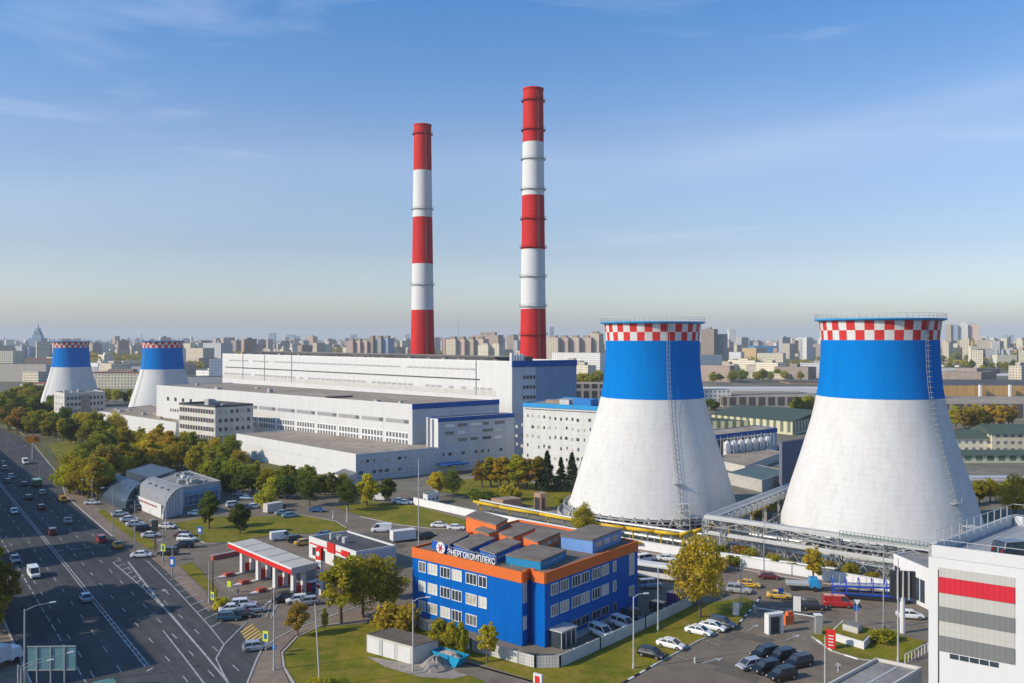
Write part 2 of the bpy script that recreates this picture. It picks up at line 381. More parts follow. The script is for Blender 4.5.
# forecourt and side streets: one worn asphalt sheet from the avenue to the plant wall
c0 = T(150, 683); c1 = T(0, 490)
AU = (c1-c0).normalized(); AN = Vector((AU.y, -AU.x, 0))     # along the avenue, and to its right
AV0 = T(53, 550)
def av(s, t): p = AV0+AN*s+AU*t; return Vector((p.x, p.y, 0))
def av_st(px, py): p = T(px, py)-AV0; return p.dot(AN), p.dot(AU)
S_R = (av_st(190,600)[0]+av_st(90,520)[0])/2
S_L = av_st(25,580)[0]
print('avenue', S_R, S_L, AU, av_st(190,600), av_st(265,683), av_st(90,520), av_st(60,480))
sheet('side_streets', [(60,470),(110,487),(230,470),(330,478),(420,497),(640,547),(930,597),(1100,640),(1300,700),(1300,1200),(300,1200),(200,700),(150,600)], W['asphalt2'], .02)
sheet('plant_yard', [(330,478),(236,452),(175,430),(100,425),(60,410),(300,372),(600,372),(1200,420),(1500,560),(1300,650),(930,597),(640,547),(420,497)], W['yard'], .02)
E = [av(S_L-6.5, -190), av(S_R, -190), av(S_R, 75), av(S_R+5, 120), av(S_R+12, 260), av(S_R+14, 700), av(S_L-6.5, 700)]
sheet('avenue', [(p.x,p.y) for p in E], W['avenue_asphalt'], .06, px=False)
sheet('left_pavement', [(p.x,p.y) for p in (av(S_L-18,-190), av(S_L-6.5,-190), av(S_L-6.5,700), av(S_L-18,700))], W['paving'], .05, px=False)
sheet('avenue_pavement', [(p.x,p.y) for p in (av(S_R,6), av(S_R+4.6,6), av(S_R+4.6,75), av(S_R+9.6,120), av(S_R+16,260), av(S_R+18,500), av(S_R+14,500), av(S_R+12,260), av(S_R+5,120), av(S_R,75))], W['paving'], .07, px=False)
sheet('park_ground', [(p.x,p.y) for p in (av(S_L-60,-250), av(S_L-18,-250), av(S_L-18,700), av(S_L-60,700))], W['park'], .03, px=False)
sheet('park_ground', [(96,505),(60,478),(30,440),(20,425),(60,420),(110,432),(175,455),(236,478),(300,492),(340,487),(330,478),(240,450),(200,500),(130,480),(105,500)], W['park'], .09)
sheet('park_ground', [(20,437),(0,428),(0,408),(60,408),(110,415),(175,432),(238,455),(300,474),(340,490),(290,486),(240,476),(218,466),(150,466),(110,466),(95,480),(104,500),(95,503),(60,470)], W['park'], .11)
sheet('lawn', [(52,452),(48,444),(74,440),(100,447),(96,462),(85,474),(72,474)], W['grass'], .13)
sheet('lawn', [(97,512),(104,510),(127,527),(155,543),(157,548),(148,549),(120,530)], W['grass'], .16)
sheet('lawn', [(172,524),(210,517),(262,517),(300,515),(336,522),(347,529),(343,532),(300,534),(268,536),(229,543),(205,543),(188,535)], W['grass'], .13)
sheet('lawn', [(335,507),(365,502),(412,505),(468,521),(468,529),(430,528),(395,524),(360,516)], W['grass'], .13)
sheet('lawn', [(297,690),(284,668),(282,654),(297,638),(320,628),(367,624),(410,625),(470,648),(535,668),(562,668),(692,606),(745,598),(757,603),(738,625),(700,640),(656,664),(622,684),(590,700),(540,700),(400,700)], W['grass'], .13)
sheet('gravel_patch', [(366,657),(404,664),(439,656),(455,658),(475,666),(520,681),(545,692),(505,692),(470,676),(452,680),(420,678),(385,668)], W['gravel'], .17)
sheet('service_path', [(446,657),(470,661),(535,683),(560,700),(530,700),(500,688),(455,672)], W['asphalt2'], .19)
sheet('lawn', [(813,637),(832,651),(858,659),(907,663),(926,642),(880,632),(835,627),(815,631)], W['grass'], .13)
sheet('lawn', [(440,492),(445,482),(480,478),(560,486),(580,497),(572,507),(540,508),(500,502),(470,497)], W['grass'], .13)
sheet('lawn', [(735,470),(790,468),(800,478),(750,482)], W['grass'], .13)
sheet('street_pavement', [(640,549.5),(727,564.5),(839,583),(928,599),(1100,640),(1100,644),(928,603),(839,586),(727,567),(640,552)], W['paving'], .1)
sheet('corner_pavement', [(245,690),(256,662),(262,650),(275,640),(294,630),(345,612),(372,606),(395,612),(410,622),(367,622),(320,626),(295,636),(280,652),(282,668),(292,690)], W['paving'], .1)
sheet('verge', [(60,520),(0,560),(-40,600),(-40,520),(0,480)], W['park'], .02)
sheet('slip_road', [(146,556.5),(156,557),(205,597),(225,622),(240,626),(262,648),(256,662),(245,690),(215,720),(180,690),(120,560)], W['avenue_asphalt'], .065)
sheet('corner_pavement', [(149,556.5),(168,556),(186,573),(205,592),(214,607),(209,612),(190,595),(168,573)], W['paving'], .09)
sheet('lawn', [(180,566),(192,563),(200,570),(217,590),(216,600),(208,592),(195,581)], W['grass'], .12)
rp_ = random.Random(17); m = MB()
for i in range(34):
    x, y = rp_.choice(((rp_.uniform(640,820), rp_.uniform(612,680)), (rp_.uniform(230,300), rp_.uniform(560,610)), (rp_.uniform(700,920), rp_.uniform(590,612)), (rp_.uniform(360,400), rp_.uniform(530,545))))
    p = T(x, y); d = dirv(rp_.choice((-48,41,-50)))*rp_.uniform(1.5,7); n = Vector((d.y,-d.x,0)).normalized()*rp_.uniform(.5,1.6)
    m.add([(v.x,v.y,.026+i*.0004) for v in (p-d-n, p+d-n, p+d+n, p-d+n)][::1], [(0,1,2,3)]); q = m.f[-1]
    a_ = m.v[-4:]; 
    if (a_[1][0]-a_[0][0])*(a_[2][1]-a_[0][1])-(a_[1][1]-a_[0][1])*(a_[2][0]-a_[0][0]) < 0: m.f[-1] = q[::-1]
tag(m.build('asphalt_patches', ground_mat('patched_asphalt', (.13,.112,.095), (.16,.135,.11), (.10,.09,.08), .2, .6, 3)), kind='structure')
# kerbs
kerb_line('avenue_kerb', [(p.x,p.y) for p in (av(S_R,6), av(S_R,75), av(S_R+5,120), av(S_R+12,260), av(S_R+14,700))], z0=.06, px=False)
kerb_line('avenue_kerb', [(p.x,p.y) for p in (av(S_L-6.5,-190), av(S_L-6.5,700))], z0=.06, px=False)
BW = [W['kerbb'], W['kerbw']]
kerb_line('striped_kerb', [(622,684),(656,664.5)], BW, z0=.02)
kerb_line('striped_kerb', [(738,625),(757,603),(760,597)], BW, z0=.02)
kerb_line('striped_kerb', [(812,637),(832,651.5),(858,659.5),(886,662.5)], [W['kerb'], W['kerbw']], z0=.02)
kerb_line('striped_kerb', [(460,662.5),(535,683.5),(552,692)], [W['kerb'], W['kerbw']], z0=.05, w=.45)
kerb_line('kerb', [(656,664.5),(700,640.5),(738,625)], z0=.02)
kerb_line('kerb', [(297,690),(284,668),(282,654),(297,638),(320,627),(367,621)], z0=.1)
kerb_line('kerb', [(245,690),(256,662),(262,650),(275,640),(294,630),(345,612)], z0=.04)
kerb_line('kerb', [(335,506.5),(365,502)], z0=.02)
kerb_line('kerb', [(360,516.5),(395,524.5),(430,528.5),(468,529.5)], z0=.02)
kerb_line('kerb', [(172,524.5),(188,535.5),(205,543.5),(229,543.5)], z0=.02)
kerb_line('kerb', [(300,515),(336,521.7),(347,528.7)], z0=.02)
kerb_line('kerb', [(640,552),(727,567),(839,586),(928,603)], z0=.03)
# painted markings
m = MB(); zz = .085
strip(m, [av(-.28,-90), av(-.28,300)], .22, zz); strip(m, [av(.28,-90), av(.28,300)], .22, zz)
for k in range(14): strip(m, [av(-.5,-92+k*2.6), av(.5,-91.2+k*2.6)], .3, zz)
for s in (S_R-3.6, S_R-7.3, S_R-11):
    for t in range(-160, 300, 10): strip(m, [av(s,t), av(s,t+3)], .18, zz)
for s in (-3.7, -7.4):
    for t in range(-160, 300, 10):
        if s > S_L+1: strip(m, [av(s,t), av(s,t+3)], .18, zz)
for t in range(-160, 300, 6): strip(m, [av(S_L,t), av(S_L,t+4.2)], .2, zz)
def pline(pxs, w=.2): strip(m, [T(*q) for q in pxs], w, zz)
pline([(128,562),(164,608),(205,655),(228,683)], .35)          # edge of the ghost island
pline([(113,563),(145,590),(173,617),(205,655)], .25)
for k in range(11):
    a = T(122,560).lerp(T(168,610), k/11); b = T(112,562).lerp(T(168,613), k/11+.02); strip(m, [a, b], .3, zz)
pline([(147,561),(176,590),(208,625),(224,645)], .22)
pline([(163,631),(182,655),(204,684)], .25)
pline([(224,645),(235,634),(247,622)], .25); pline([(224,645),(216,659),(222,672),(232,690)], .25)
for k in range(9):
    a = T(165,575).lerp(T(218,636), k/9); b = T(177,572).lerp(T(232,628), k/9); strip(m, [a, b], .3, zz)
for q in (((262,606),(258,613)),((266,604),(262,615)),((271,604),(266,618)),((277,605),(271,619))): pline(q, .25)
pline([(258,618),(262,609),(270,603),(283,601)], .18)
pline([(300,615),(340,604),(362,600)], .25); pline([(300,625),(340,613),(362,606)], .2)
pline([(700,583),(780,592),(860,606),(928,620)], .18); pline([(657,580),(700,583)], .15)
for q in (((214,578),(245,601)),): 
    a, b = T(*q[0]), T(*q[1])
    for k in range(12): strip(m, [a.lerp(b,k/12), a.lerp(b,(k+.5)/12)], .35, zz)
def arrow(px, py, az, L=4.5):
    p = T(px, py); d = dirv(az); n = Vector((d.y,-d.x,0))
    strip(m, [p-d*L/2, p+d*L*.15], .25, zz)
    q = [p+d*L*.15+n*.6, p+d*L*.5, p+d*L*.15-n*.6]
    m.add([(v.x,v.y,zz) for v in q], [(0,2,1)] if (q[1]-q[0]).cross(q[2]-q[0]).z < 0 else [(0,1,2)])
for a in ((166,592,-36),(753,628,40),(793,638,50),(838,668,20),(797,651,135),(713,661,60),(735,600,100),(783,609,110)): arrow(*a)
for x, y in ((690,636),(661,650),(676,656),(706,641)): strip(m, [T(x,y), T(x+14,y+5)], .15, zz)
for k in range(5):                                              # stop line and crossing bars at the junction
    strip(m, [av(S_R-14+k*3,-2), av(S_R-12.4+k*3,-2)], .5, zz)
tag(m.build('road_markings', W['paint']), kind='structure')
m = MB()
P0, P1, P2, P3 = T(240,632), T(252,624), T(265,637), T(250,647)
for k in range(6):
    a, b = P0.lerp(P3, (k+.1)/6), P1.lerp(P2, (k+.1)/6); c, d = P0.lerp(P3, (k+.7)/6), P1.lerp(P2, (k+.7)/6)
    m.add([(v.x,v.y,zz) for v in (a,c,d,b)], [(0,1,2,3)])
tag(m.build('yellow_crossing_markings', W['ypaint']), kind='structure')

# ---------------- buildings ----------------
class Bld:
    """Footprint from near, left and right roof corners; e1 runs along the shaded right side, e2 along the lit left side."""
    def __init__(s, name, label, N, L, Rr, h, cat='building', group=None, L_is_len=False):
        s.N = N if isinstance(N, Vector) else T(N[0], N[1], h); s.N = Vector((s.N.x, s.N.y, 0))
        def pt(q): p = q if isinstance(q, Vector) else T(q[0], q[1], h); return Vector((p.x,p.y,0))
        s.Lp = pt(L); s.Rp = pt(Rr); s.h = h
        s.e2 = (s.Lp-s.N); s.l2 = s.e2.length; s.e2.normalize()
        s.e1 = (s.Rp-s.N); s.l1 = s.e1.length; s.e1.normalize()
        s.t = thing(name, label, cat, s.N, 0, group)
    def p(s, a, b, z=0): v = s.e1*a+s.e2*b; return (v.x, v.y, z)          # a along right side, b along left side
    def block(s, name, a0, b0, z0, a1, b1, z1, mats, top=None, parent=None):
        m = MB(); m.prism([s.p(a0,b0), s.p(a1,b0), s.p(a1,b1), s.p(a0,b1)], z0, z1, 0, 1 if top is not None else 0)
        return m.build(name, [mats, top] if top is not None else mats, parent or s.t)
    def body(s, wall, roof, par=.5, parmat=None):
        s.block('wall', 0, 0, 0, s.l1, s.l2, s.h-par, wall)
        s.block('roof', .25, .25, s.h-par+.003, s.l1-.25, s.l2-.25, s.h-par+.06, roof)
        m = MB(); a, b, t = s.l1, s.l2, .25
        for q in ((0,0,a,t),(0,b-t,a,b),(0,t,t,b-t),(a-t,t,a,b-t)):
            m.prism([s.p(q[0],q[1]), s.p(q[2],q[1]), s.p(q[2],q[3]), s.p(q[0],q[3])], s.h-par, s.h, 0)
        return m.build('parapet', parmat or wall, s.t)
    def face_pt(s, side, u, z, out=0): # side 'L' lit left face (u along e2), 'R' right face (u along e1)
        return s.p(-out, u, z) if side == 'L' else s.p(u, -out, z)
    def panel(s, side, u0, u1, z0, z1, mat, name='window_band', out=.05, parent=None):
        m = MB()
        pts = [s.face_pt(side,u0,0,out), s.face_pt(side,u1,0,out), s.face_pt(side,u1,0,-.02), s.face_pt(side,u0,0,-.02)]
        m.prism(pts, z0, z1); return m.build(name, mat, parent or s.t)
    def windows(s, side, us, zs, w, h, mull=1, frame=None, glass=None, sill=False, name='window', off=.0):
        d = s.e2 if side == 'L' else s.e1; n = -s.e1 if side == 'L' else -s.e2
        # orthogonal outward normal
        n = Vector((d.y,-d.x,0)); n = n if n.dot(-(s.e1 if side == 'L' else s.e2)) > 0 else -n
        def fp(u, z, o): v = d*u+n*o; return (v.x, v.y, z)
        def slab(m, u0, u1, z0, z1, o0, o1): m.prism([fp(u0,0,o0), fp(u1,0,o0), fp(u1,0,o1), fp(u0,0,o1)], z0, z1)
        fm = MB(); b = .12
        slab(fm,-w/2,w/2,0,b,-.02,.1); slab(fm,-w/2,w/2,h-b,h,-.02,.1); slab(fm,-w/2,-w/2+b,b,h-b,-.02,.1); slab(fm,w/2-b,w/2,b,h-b,-.02,.1)
        for k in range(mull):
            u = -w/2+w*(k+1)/(mull+1); slab(fm,u-.05,u+.05,b,h-b,-.02,.09)
        pm = MB(); slab(pm,-w/2+b,w/2-b,b,h-b,-.02,.04)
        f0 = fm.build(name, frame or W['white_trim'], s.t); gl = glass if isinstance(glass, list) else [glass or W['glass']]
        panes = []
        for gm in gl:
            q = pm.build('pane', gm, None); panes.append(q)
        first = True
        for u in us:
            for z in zs:
                o = s.face_pt(side, u, z, off)
                f = f0 if first else f0.copy()
                if not first: col.objects.link(f)
                first = False
                f.parent = s.t; f.location = o
                q = panes[random.randrange(len(panes))].copy(); col.objects.link(q); q.parent = f
        for q in panes: bpy.data.objects.remove(q)
def frange(a, b, n): return [a+(b-a)*(k+.5)/n for k in range(n)]
def roofbits(B, n, seed, z=None, smin=1, smax=3, mat='galv', name='roof_vent', amax=None):
    rnd = random.Random(seed)
    for k in range(n):
        a = rnd.uniform(2, (amax or B.l1)-4) if B.l1 > 8 else rnd.uniform(.5, max(.6,B.l1-2)); b = rnd.uniform(2, B.l2-4)
        w, l, hh = rnd.uniform(smin,smax), rnd.uniform(smin,smax), rnd.uniform(.6,1.8)
        B.block(name, a, b, (z or B.h-.5)+.05, a+w, b+l, (z or B.h-.5)+hh, W[rnd.choice([mat,'concrete','steel'])])

# --- boiler hall: tallest white block behind ---
A_N = T(480,395.7,24.8); A_L = T(222.5,378,24.8); dA = (A_L-A_N).normalized(); dA.z = 0
N = A_N-dA*(-run_to(A_N, dA, 512)); N.z = 0
dB = dirv(56); Rr = N+dB*run_to(N, dB, 576.4)
Lp = N+dA*run_to(N, dA, 222.5)
B = Bld('boiler_hall', 'tallest white power station hall with dark blue band at its shaded end', N, Lp, Rr, 40.3)
B.body(W['hall'], W['roof_brown'], .8, W['white'])
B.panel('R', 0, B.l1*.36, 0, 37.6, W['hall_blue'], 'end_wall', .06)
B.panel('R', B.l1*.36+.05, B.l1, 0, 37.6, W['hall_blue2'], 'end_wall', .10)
B.panel('R', -.1, B.l1+.1, 37.7, 40.4, W['blue_trim'], 'blue_fascia', .3)
BOI = B
rnd = random.Random(3)
n = 46
for k in range(n):
    u0 = 22+(B.l2-30)*k/n
    if rnd.random() < .93: B.panel('L', u0, u0+(B.l2-30)/n-.6, 35.8, 36.6, W['steel'], 'window_band', .06)
B.panel('L', 20, B.l2-4, 31.8, 32.1, W['roof_dark'], 'ledge', .5)
B.panel('L', 10, B.l2, 25.0, 27.3, W['stone'], 'stained_base_strip', .08)
for k in range(58):
    u0 = 12+(B.l2-14)*k/58
    if rnd.random() < .9: B.panel('L', u0, u0+(B.l2-14)/58-.9, 27.5, 28.4, W['steel'], 'window_band', .10)
for u in (B.l1*.18, B.l1*.23, B.l1*.28, B.l1*.33):
    for z in (24, 28.3, 32.5): B.windows('R', [u], [z], 1.4, 1.6, 0, W['steel'], off=.08)
for u in (22, 175, 205, 231): B.panel('L', u, u+.4, 24.9, 40.2, W['steel'], 'drainpipe', .3)
for k in range(24):
    u = 5+(B.l2-12)*(k+rnd.random()*.7)/24; w = rnd.uniform(.6, 3.5)
    B.block('roof_vent', 2, u, 39.6, 4, u+w, 40.3+rnd.random()*.9, W['roof_brown'])
B.block('roof_monitor', 8, 20, 39.7, B.l1-6, B.l2-20, 41.6, W['roof_dark'], W['roof_brown'])
for k in range(5): B.block('roof_duct', 1.5+k*2.0, 2+k*.7, 39.6, 2.6+k*2.0, 3.2+k*.7, 42.4+rnd.random()*1.6, W['white'])
# --- turbine hall in front of it ---
B = Bld('turbine_hall', 'long white turbine hall with brown flat roof in front of the tallest hall', (412.3,404.3), (156.5,384.9), (499,399.5), 24.8)
B.body(W['hall'], W['roof_brown'], .4, W['white'])
B.panel('R', 0, B.l1, 0, 22.8, W['hall_blue'], 'end_wall', .06)
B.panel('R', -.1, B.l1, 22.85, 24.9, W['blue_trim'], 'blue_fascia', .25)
for k in range(11):
    u0 = 2+k*15.0
    if u0+13 < B.l2*.72:
        f = B.panel('L', u0, u0+13.6, 17.2, 18.7, W['steel'], 'window_band', .06)
        B.panel('L', u0+.2, u0+2.6, 17.3, 18.6, W['grey_glass'], 'dark_pane', .09)
        f = B.panel('L', u0, u0+13.8, 8.6, 14.0, W['white_trim'], 'window_band', .06)
        for r_ in range(2):
            for c_ in range(7): B.panel('L', u0+.5+c_*1.9, u0+1.8+c_*1.9, 9.0+r_*2.6, 10.9+r_*2.6, W['grey_glass'], 'pane', .09, f)
for k in range(4): B.windows('L', [B.l2*.82+k*8], [17], 2.4, 2, 0, W['steel'])
for k in range(18): B.panel('L', B.l2*.72+k*2.4, B.l2*.72+k*2.4+1.2, 11.5, 13, W['glass'], 'window', .06)
roofbits(B, 7, 31, 24.4, 1.2, 2.6, 'concrete'); m = MB(); m.prism([B.p(.5,55), B.p(13,55), B.p(13,55.8), B.p(.5,55.8)], 24.4, 25.2); m.build('expansion_joint', W['roof_dark'], B.t)
# --- low white hall and its shaded office front ---
B = Bld('low_hall', 'blank bright white low hall nearest the car park, brown roof', (355.8,454), (236.4,433.5), (512.6,440.6), 9.7)
B.body(W['white'], W['roof_brown'], .35, W['white'])
LOW = B; roofbits(B, 6, 33, 9.35, 1, 2.2, 'concrete')
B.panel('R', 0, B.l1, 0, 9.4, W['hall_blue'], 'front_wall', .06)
B.panel('L', B.l2*.25, B.l2*.93, 5.6, 5.75, W['stone'], 'seam', .05)
rnd = random.Random(12)
for k in range(26):
    u = 2+k*2.5
    if rnd.random() < .72: B.windows('R', [u], [6.3], rnd.choice([.9,1.4,1.8]), 1.3, 0, W['white_trim'], [W['glass'], W['glass'], W['glass_lit']], off=.07)
for k in range(26):
    u = 2+k*2.5
    if rnd.random() < .8 and not 26 < u < 34: B.windows('R', [u], [2.2], rnd.choice([1.4,1.8,1.8]), 1.6, 1, W['white_trim'], [W['glass'], W['glass'], W['glass_lit']], off=.07)
for k in range(40):
    pass
# --- annex above the office front ---
B2N = LOW.N+LOW.e1*run_to(LOW.N, LOW.e1, 437.5); B2R = LOW.N+LOW.e1*run_to(LOW.N, LOW.e1, 513.5)
B = Bld('office_annex', 'shaded office block with blue edge and white stair wall below the tallest hall', B2N-LOW.e2*.35, B2N+LOW.e2*5.5, B2R-LOW.e2*.35, 20.4)
B.body(W['white'], W['roof_grey'], .3, W['blue_trim'])
B.panel('R', 0, B.l1, 0, 18.9, W['hall_blue'], 'front_wall', .06)
B.panel('R', -.1, B.l1, 18.9, 20.45, W['blue_trim'], 'blue_fascia', .22)
for r_, z in enumerate((11.2, 14.0, 16.7)):
    for k in range(11):
        u0 = 3+k*5.6
        if u0+5 < B.l1: B.panel('R', u0, u0+rnd.uniform(2.8,5), z, z+1.15, W[rnd.choice(['galv','white_trim','grey_glass','glass'])], 'window', .09)
for z in (2.0, 6.0):
    for k in range(22):
        u0 = 1.5+k*2.9
        if u0+2 < B.l1 and rnd.random() < .8: B.windows('R', [u0+.7], [z], rnd.choice([1.2,1.9]), 1.5, 0, W['white_trim'], [W['glass'], W['glass'], W['glass_lit']], off=.07)
B.block('chimney_duct', -2.2, 3, 9.7, -1.2, 4, 20.6, W['galv'])
B.block('loading_canopy', -1, -6, 3.4, 9, -.2, 3.8, W['blue_trim'])
# small block just right of the annex
# --- white slab laboratory block ---
B = Bld('laboratory_block', 'white speckled slab block with light blue roof edge behind conifers', (606,406.8), (523.3,402.6), (640,400.5), 26)
B.body(grid('weathered_white_panel', (.68,.665,.64), (.57,.555,.535), 3, 1.9, .07, var=.08), W['roof_grey'], .4, W['cyan_trim'])
B.panel('L', -.1, B.l2+.1, 24.5, 26.05, W['cyan_trim'], 'light_blue_fascia', .25)
B.panel('L', 1, B.l2-1, 23.6, 23.9, W['roof_dark'], 'slot', .04)
rnd = random.Random(5)
for r_ in range(6):
    for k in range(16):
        zr = 2+r_*3.6+rnd.random()*.8
        if rnd.random() < .85: B.panel('L', 1.2+k*2.4, 1.2+k*2.4+rnd.choice([.5,.7,1.1]), zr, zr+1.1, W[rnd.choice(['glass','roof_dark','glass_lit'])], 'window', .05)
B.block('rooftop_plant', 2, 7, 25.7, 9, 14, 28.0, plain('bright_blue_sheet', (.03,.20,.55), .5)); B.block('rooftop_plant', 2, 16, 25.7, 5, 20, 27.6, W['galv']); B.block('rooftop_plant', 6, 22, 25.7, 9, 28, 27.0, W['roof_brown'])
# --- striped five-storey offices ---
B = Bld('striped_office_block', 'five storey office with brown window bands rising from the trees', (215.2,405.7), (178.9,402.6), (253.2,403.4), 21)
B.body(plain('pale_render', (.62,.585,.53), .85), W['roof_dark'], .9, W['roof_dark'])
bandm = plain('brown_band', (.30,.255,.225), .8)
for r_ in range(5):
    z = 2.2+r_*3.75
    f = B.panel('L', .6, B.l2-.4, z, z+1.9, bandm, 'spandrel_band', .05)
    for k in range(13): 
        if k*2.05+2 < B.l2-1: B.panel('L', 1.6+k*2.05, 2.6+k*2.05, z+.1, z+1.8, W['glass'], 'window', .08)
    B.windows('R', frange(1, B.l1-1, 6), [z], 1.6, 1.8, 0, W['steel'], [W['glass'], W['glass'], W['glass_lit']])
B.block('roof_house', 4, 12, 20.2, 7, 15, 23.0, W['concrete']); roofbits(B, 6, 2, 20.2)
# --- stone building far left ---
B = Bld('stone_office_building', 'pale stone four storey office below the leftmost cooling tower', (64.4,393.2), (54,391.3), (105.4,391.4), 18)
B.body(W['stone'], W['roof_grey'], .5)
B.windows('L', frange(2, B.l2-2, 3), [2.5,6.3,10.2,14], 1.4, 2, 0)
B.windows('R', frange(1, B.l1-1, 10), [2.5,6.3,10.2,13.8], 1.5, 2.0, 0, W['stone'])
B.panel('R', B.l1*.4, B.l1*.62, 4, 16.5, bandm, 'arched_panel', .05); roofbits(B, 8, 5, 17.5, 1, 2.5)
B = Bld('low_hall', 'low white hall with brown roof beside the second cooling tower', (176,422.4), (97.7,411), (230,414), 8)
B.body(W['white'], W['roof_brown'], .3); roofbits(B, 14, 8, 7.7, 1.5, 5, 'roof_brown')
# --- long city buildings in the middle distance ---
def far_box(name, label, x0, x1, ytop, Y, depth, mat, roof, az=None, group=None, h=None, cat='building', extra=None):
    z = h if h else CAMZ-(ytop-HOR)*Y/FPX
    a = at(x0, Y); b = at(x1, Y)
    if az is None and Y > 1000 and name in ('apartment_house','apartment_tower','cream_house','slab_block','office_block','framed_block','factory_block','high_rise','apartment_block'): az = 118
    if az is not None:                       # turn the front about its left corner
        d = dirv(az); b = a+d*run_to(a, d, x1)
    e = (b-a).normalized(); n = Vector((-e.y, e.x, 0))
    n = n if n.y > 0 else -n
    o = thing(name, label, cat, ((a+b)/2).to_tuple(), math.atan2(e.y, e.x), group)
    L = (b-a).length
    m = MB(); m.prism([(-L/2,0),(L/2,0),(L/2,depth),(-L/2,depth)], 0, z, 0, 1)
    m.build('wall', [mat, roof], o)
    o['h'] = 1
    return o, L, z, depth
# ---------------- cooling towers ----------------
shellw = shell_mat('white_shell_paint', (.635,.62,.60))
shellb = shell_mat('blue_shell_paint', (.0,.175,.54))
shellr = plain('red_check', (.56,.035,.035), .7)
PROF = [(23.6,3),(22.35,7.5),(20.9,13),(19.2,18.5),(17.6,24),(16.2,29),(15.2,33.5),(14.45,38),(14.1,42),(13.85,46),(13.8,49.5),(14.0,52),(14.3,54.4)]
def prof_r0(z):
    for (r0,z0),(r1,z1) in zip(PROF, PROF[1:]):
        if z0 <= z <= z1: return r0+(r1-r0)*(z-z0)/(z1-z0)
    return PROF[-1][0] if z > 54 else PROF[0][0]
def tower(label, cx, Y, sxy, sz, lad_az, fine=True, spin=0, top=1.0, zp=33.5):
    def prof_r(z): return prof_r0(z)*(1+(top-1)*min(1,max(0,(z-3)/35)))
    c = at(cx, Y); t = thing('cooling_tower', label, 'cooling tower', c, spin, 'blue and white cooling towers')
    n = 72; zs = [3]+[3+ (zp-3)*k/10 for k in range(1,11)]+[38.2,41.5,45.5,49.5,51.9,54.4]
    prof = [(prof_r(z)*sxy, z*sz) for z in zs]
    def mf(i, k):
        z = (zs[i]+zs[i+1])/2
        if z < zp: return 0
        if z < 49.5: return 1
        return 2 if ((k*40//72)+(1 if z > 51.9 else 0)) % 2 else 0
    n = 80
    def mf(i, k):
        z = (zs[i]+zs[i+1])/2
        if z < zp: return 0
        if z < 49.5: return 1
        return 2 if (k//2+(1 if z > 51.9 else 0)) % 2 else 0
    m = MB(); m.lathe(prof, n, mf=mf); b = len(prof)
    inner = [(prof_r(z)*sxy-.5, z*sz) for z in reversed(zs)]
    m.lathe(inner, n, mf=lambda i,k: 3)
    m.build('shell', [shellw, shellb, shellr, W['concrete']], t, smooth=True)
    m = MB(); zr = 54.4*sz; rr = prof_r(54.4)*sxy
    m.lathe([(rr-.5,zr+.02),(rr-.5,zr+.4),(rr+1.1,zr+.4),(rr+1.1,zr+.05),(rr+.02,zr-.25)], n); m.build('rim_walkway', W['cyan_trim'], t)
    m = MB(); q = 64
    for k in range(q):
        a = 2*math.pi*k/q; x, y = math.cos(a)*(rr+1), math.sin(a)*(rr+1); x2, y2 = math.cos(a+2*math.pi/q)*(rr+1), math.sin(a+2*math.pi/q)*(rr+1)
        m.bar((x,y,zr+.4), (x,y,zr+1.6), .09)
        for h in (.95,1.55): m.bar((x,y,zr+h), (x2,y2,zr+h), .07)
    m.build('railing', W['galv'], t)
    m = MB(); m.lathe([(21*sxy,0),(21*sxy,3.6*sz)], n); m.build('inlet_louvres', W['dark'], t)
    m = MB(); q = 44
    for k in range(q):
        a = 2*math.pi*k/q; a2 = a+math.pi/q; r0 = 24.3*sxy; r1 = 23.5*sxy
        m.bar((math.cos(a)*r0,math.sin(a)*r0,0), (math.cos(a2)*r1,math.sin(a2)*r1,3.3*sz), .5)
        m.bar((math.cos(a)*r0,math.sin(a)*r0,0), (math.cos(a-math.pi/q)*r1,math.sin(a-math.pi/q)*r1,3.3*sz), .5)
    m.build('inlet_columns', W['concrete'], t)
    m = MB(); m.lathe([(27*sxy,0),(27*sxy,1.0),(26.6*sxy,1.0),(26.6*sxy,.3),(21*sxy,.3)], n); m.build('basin', W['concrete'], t)
    for hz in (1.9, 2.8):
        m = MB(); m.lathe([(25.4*sxy,hz),(25.4*sxy,hz+.3),(25.1*sxy,hz+.3),(25.1*sxy,hz)], n); m.build('ring_pipe', W['steel'], t)
    # ladder with cage down the shell
    a = math.atan2(math.cos(R(lad_az)), math.sin(R(lad_az)))-spin; m = MB(); ux, uy = math.cos(a), math.sin(a); tx, ty = -uy, ux
    zz = [5+(54.4-5)*k/40 for k in range(41)]
    for z0, z1 in zip(zz, zz[1:]):
        for w in (-.4, .4):
            p0 = (ux*(prof_r(z0)*sxy+.3)+tx*w, uy*(prof_r(z0)*sxy+.3)+ty*w, z0*sz); p1 = (ux*(prof_r(z1)*sxy+.3)+tx*w, uy*(prof_r(z1)*sxy+.3)+ty*w, z1*sz)
            m.bar(p0, p1, .08)
            p0b = (p0[0]+ux*.7, p0[1]+uy*.7, p0[2]); m.bar(p0, p0b, .07)
        m.bar((ux*(prof_r(z0)*sxy+.3)-tx*.4,uy*(prof_r(z0)*sxy+.3)-ty*.4,z0*sz), (ux*(prof_r(z0)*sxy+.3)+tx*.4,uy*(prof_r(z0)*sxy+.3)+ty*.4,z0*sz), .08)
        m.bar((ux*(prof_r(z0)*sxy+.8)-tx*.3,uy*(prof_r(z0)*sxy+.8)-ty*.3,z0*sz), (ux*(prof_r(z1)*sxy+.8)-tx*.3,uy*(prof_r(z1)*sxy+.8)-ty*.3,z1*sz), .05)
    m.build('ladder', W['steel'], t)
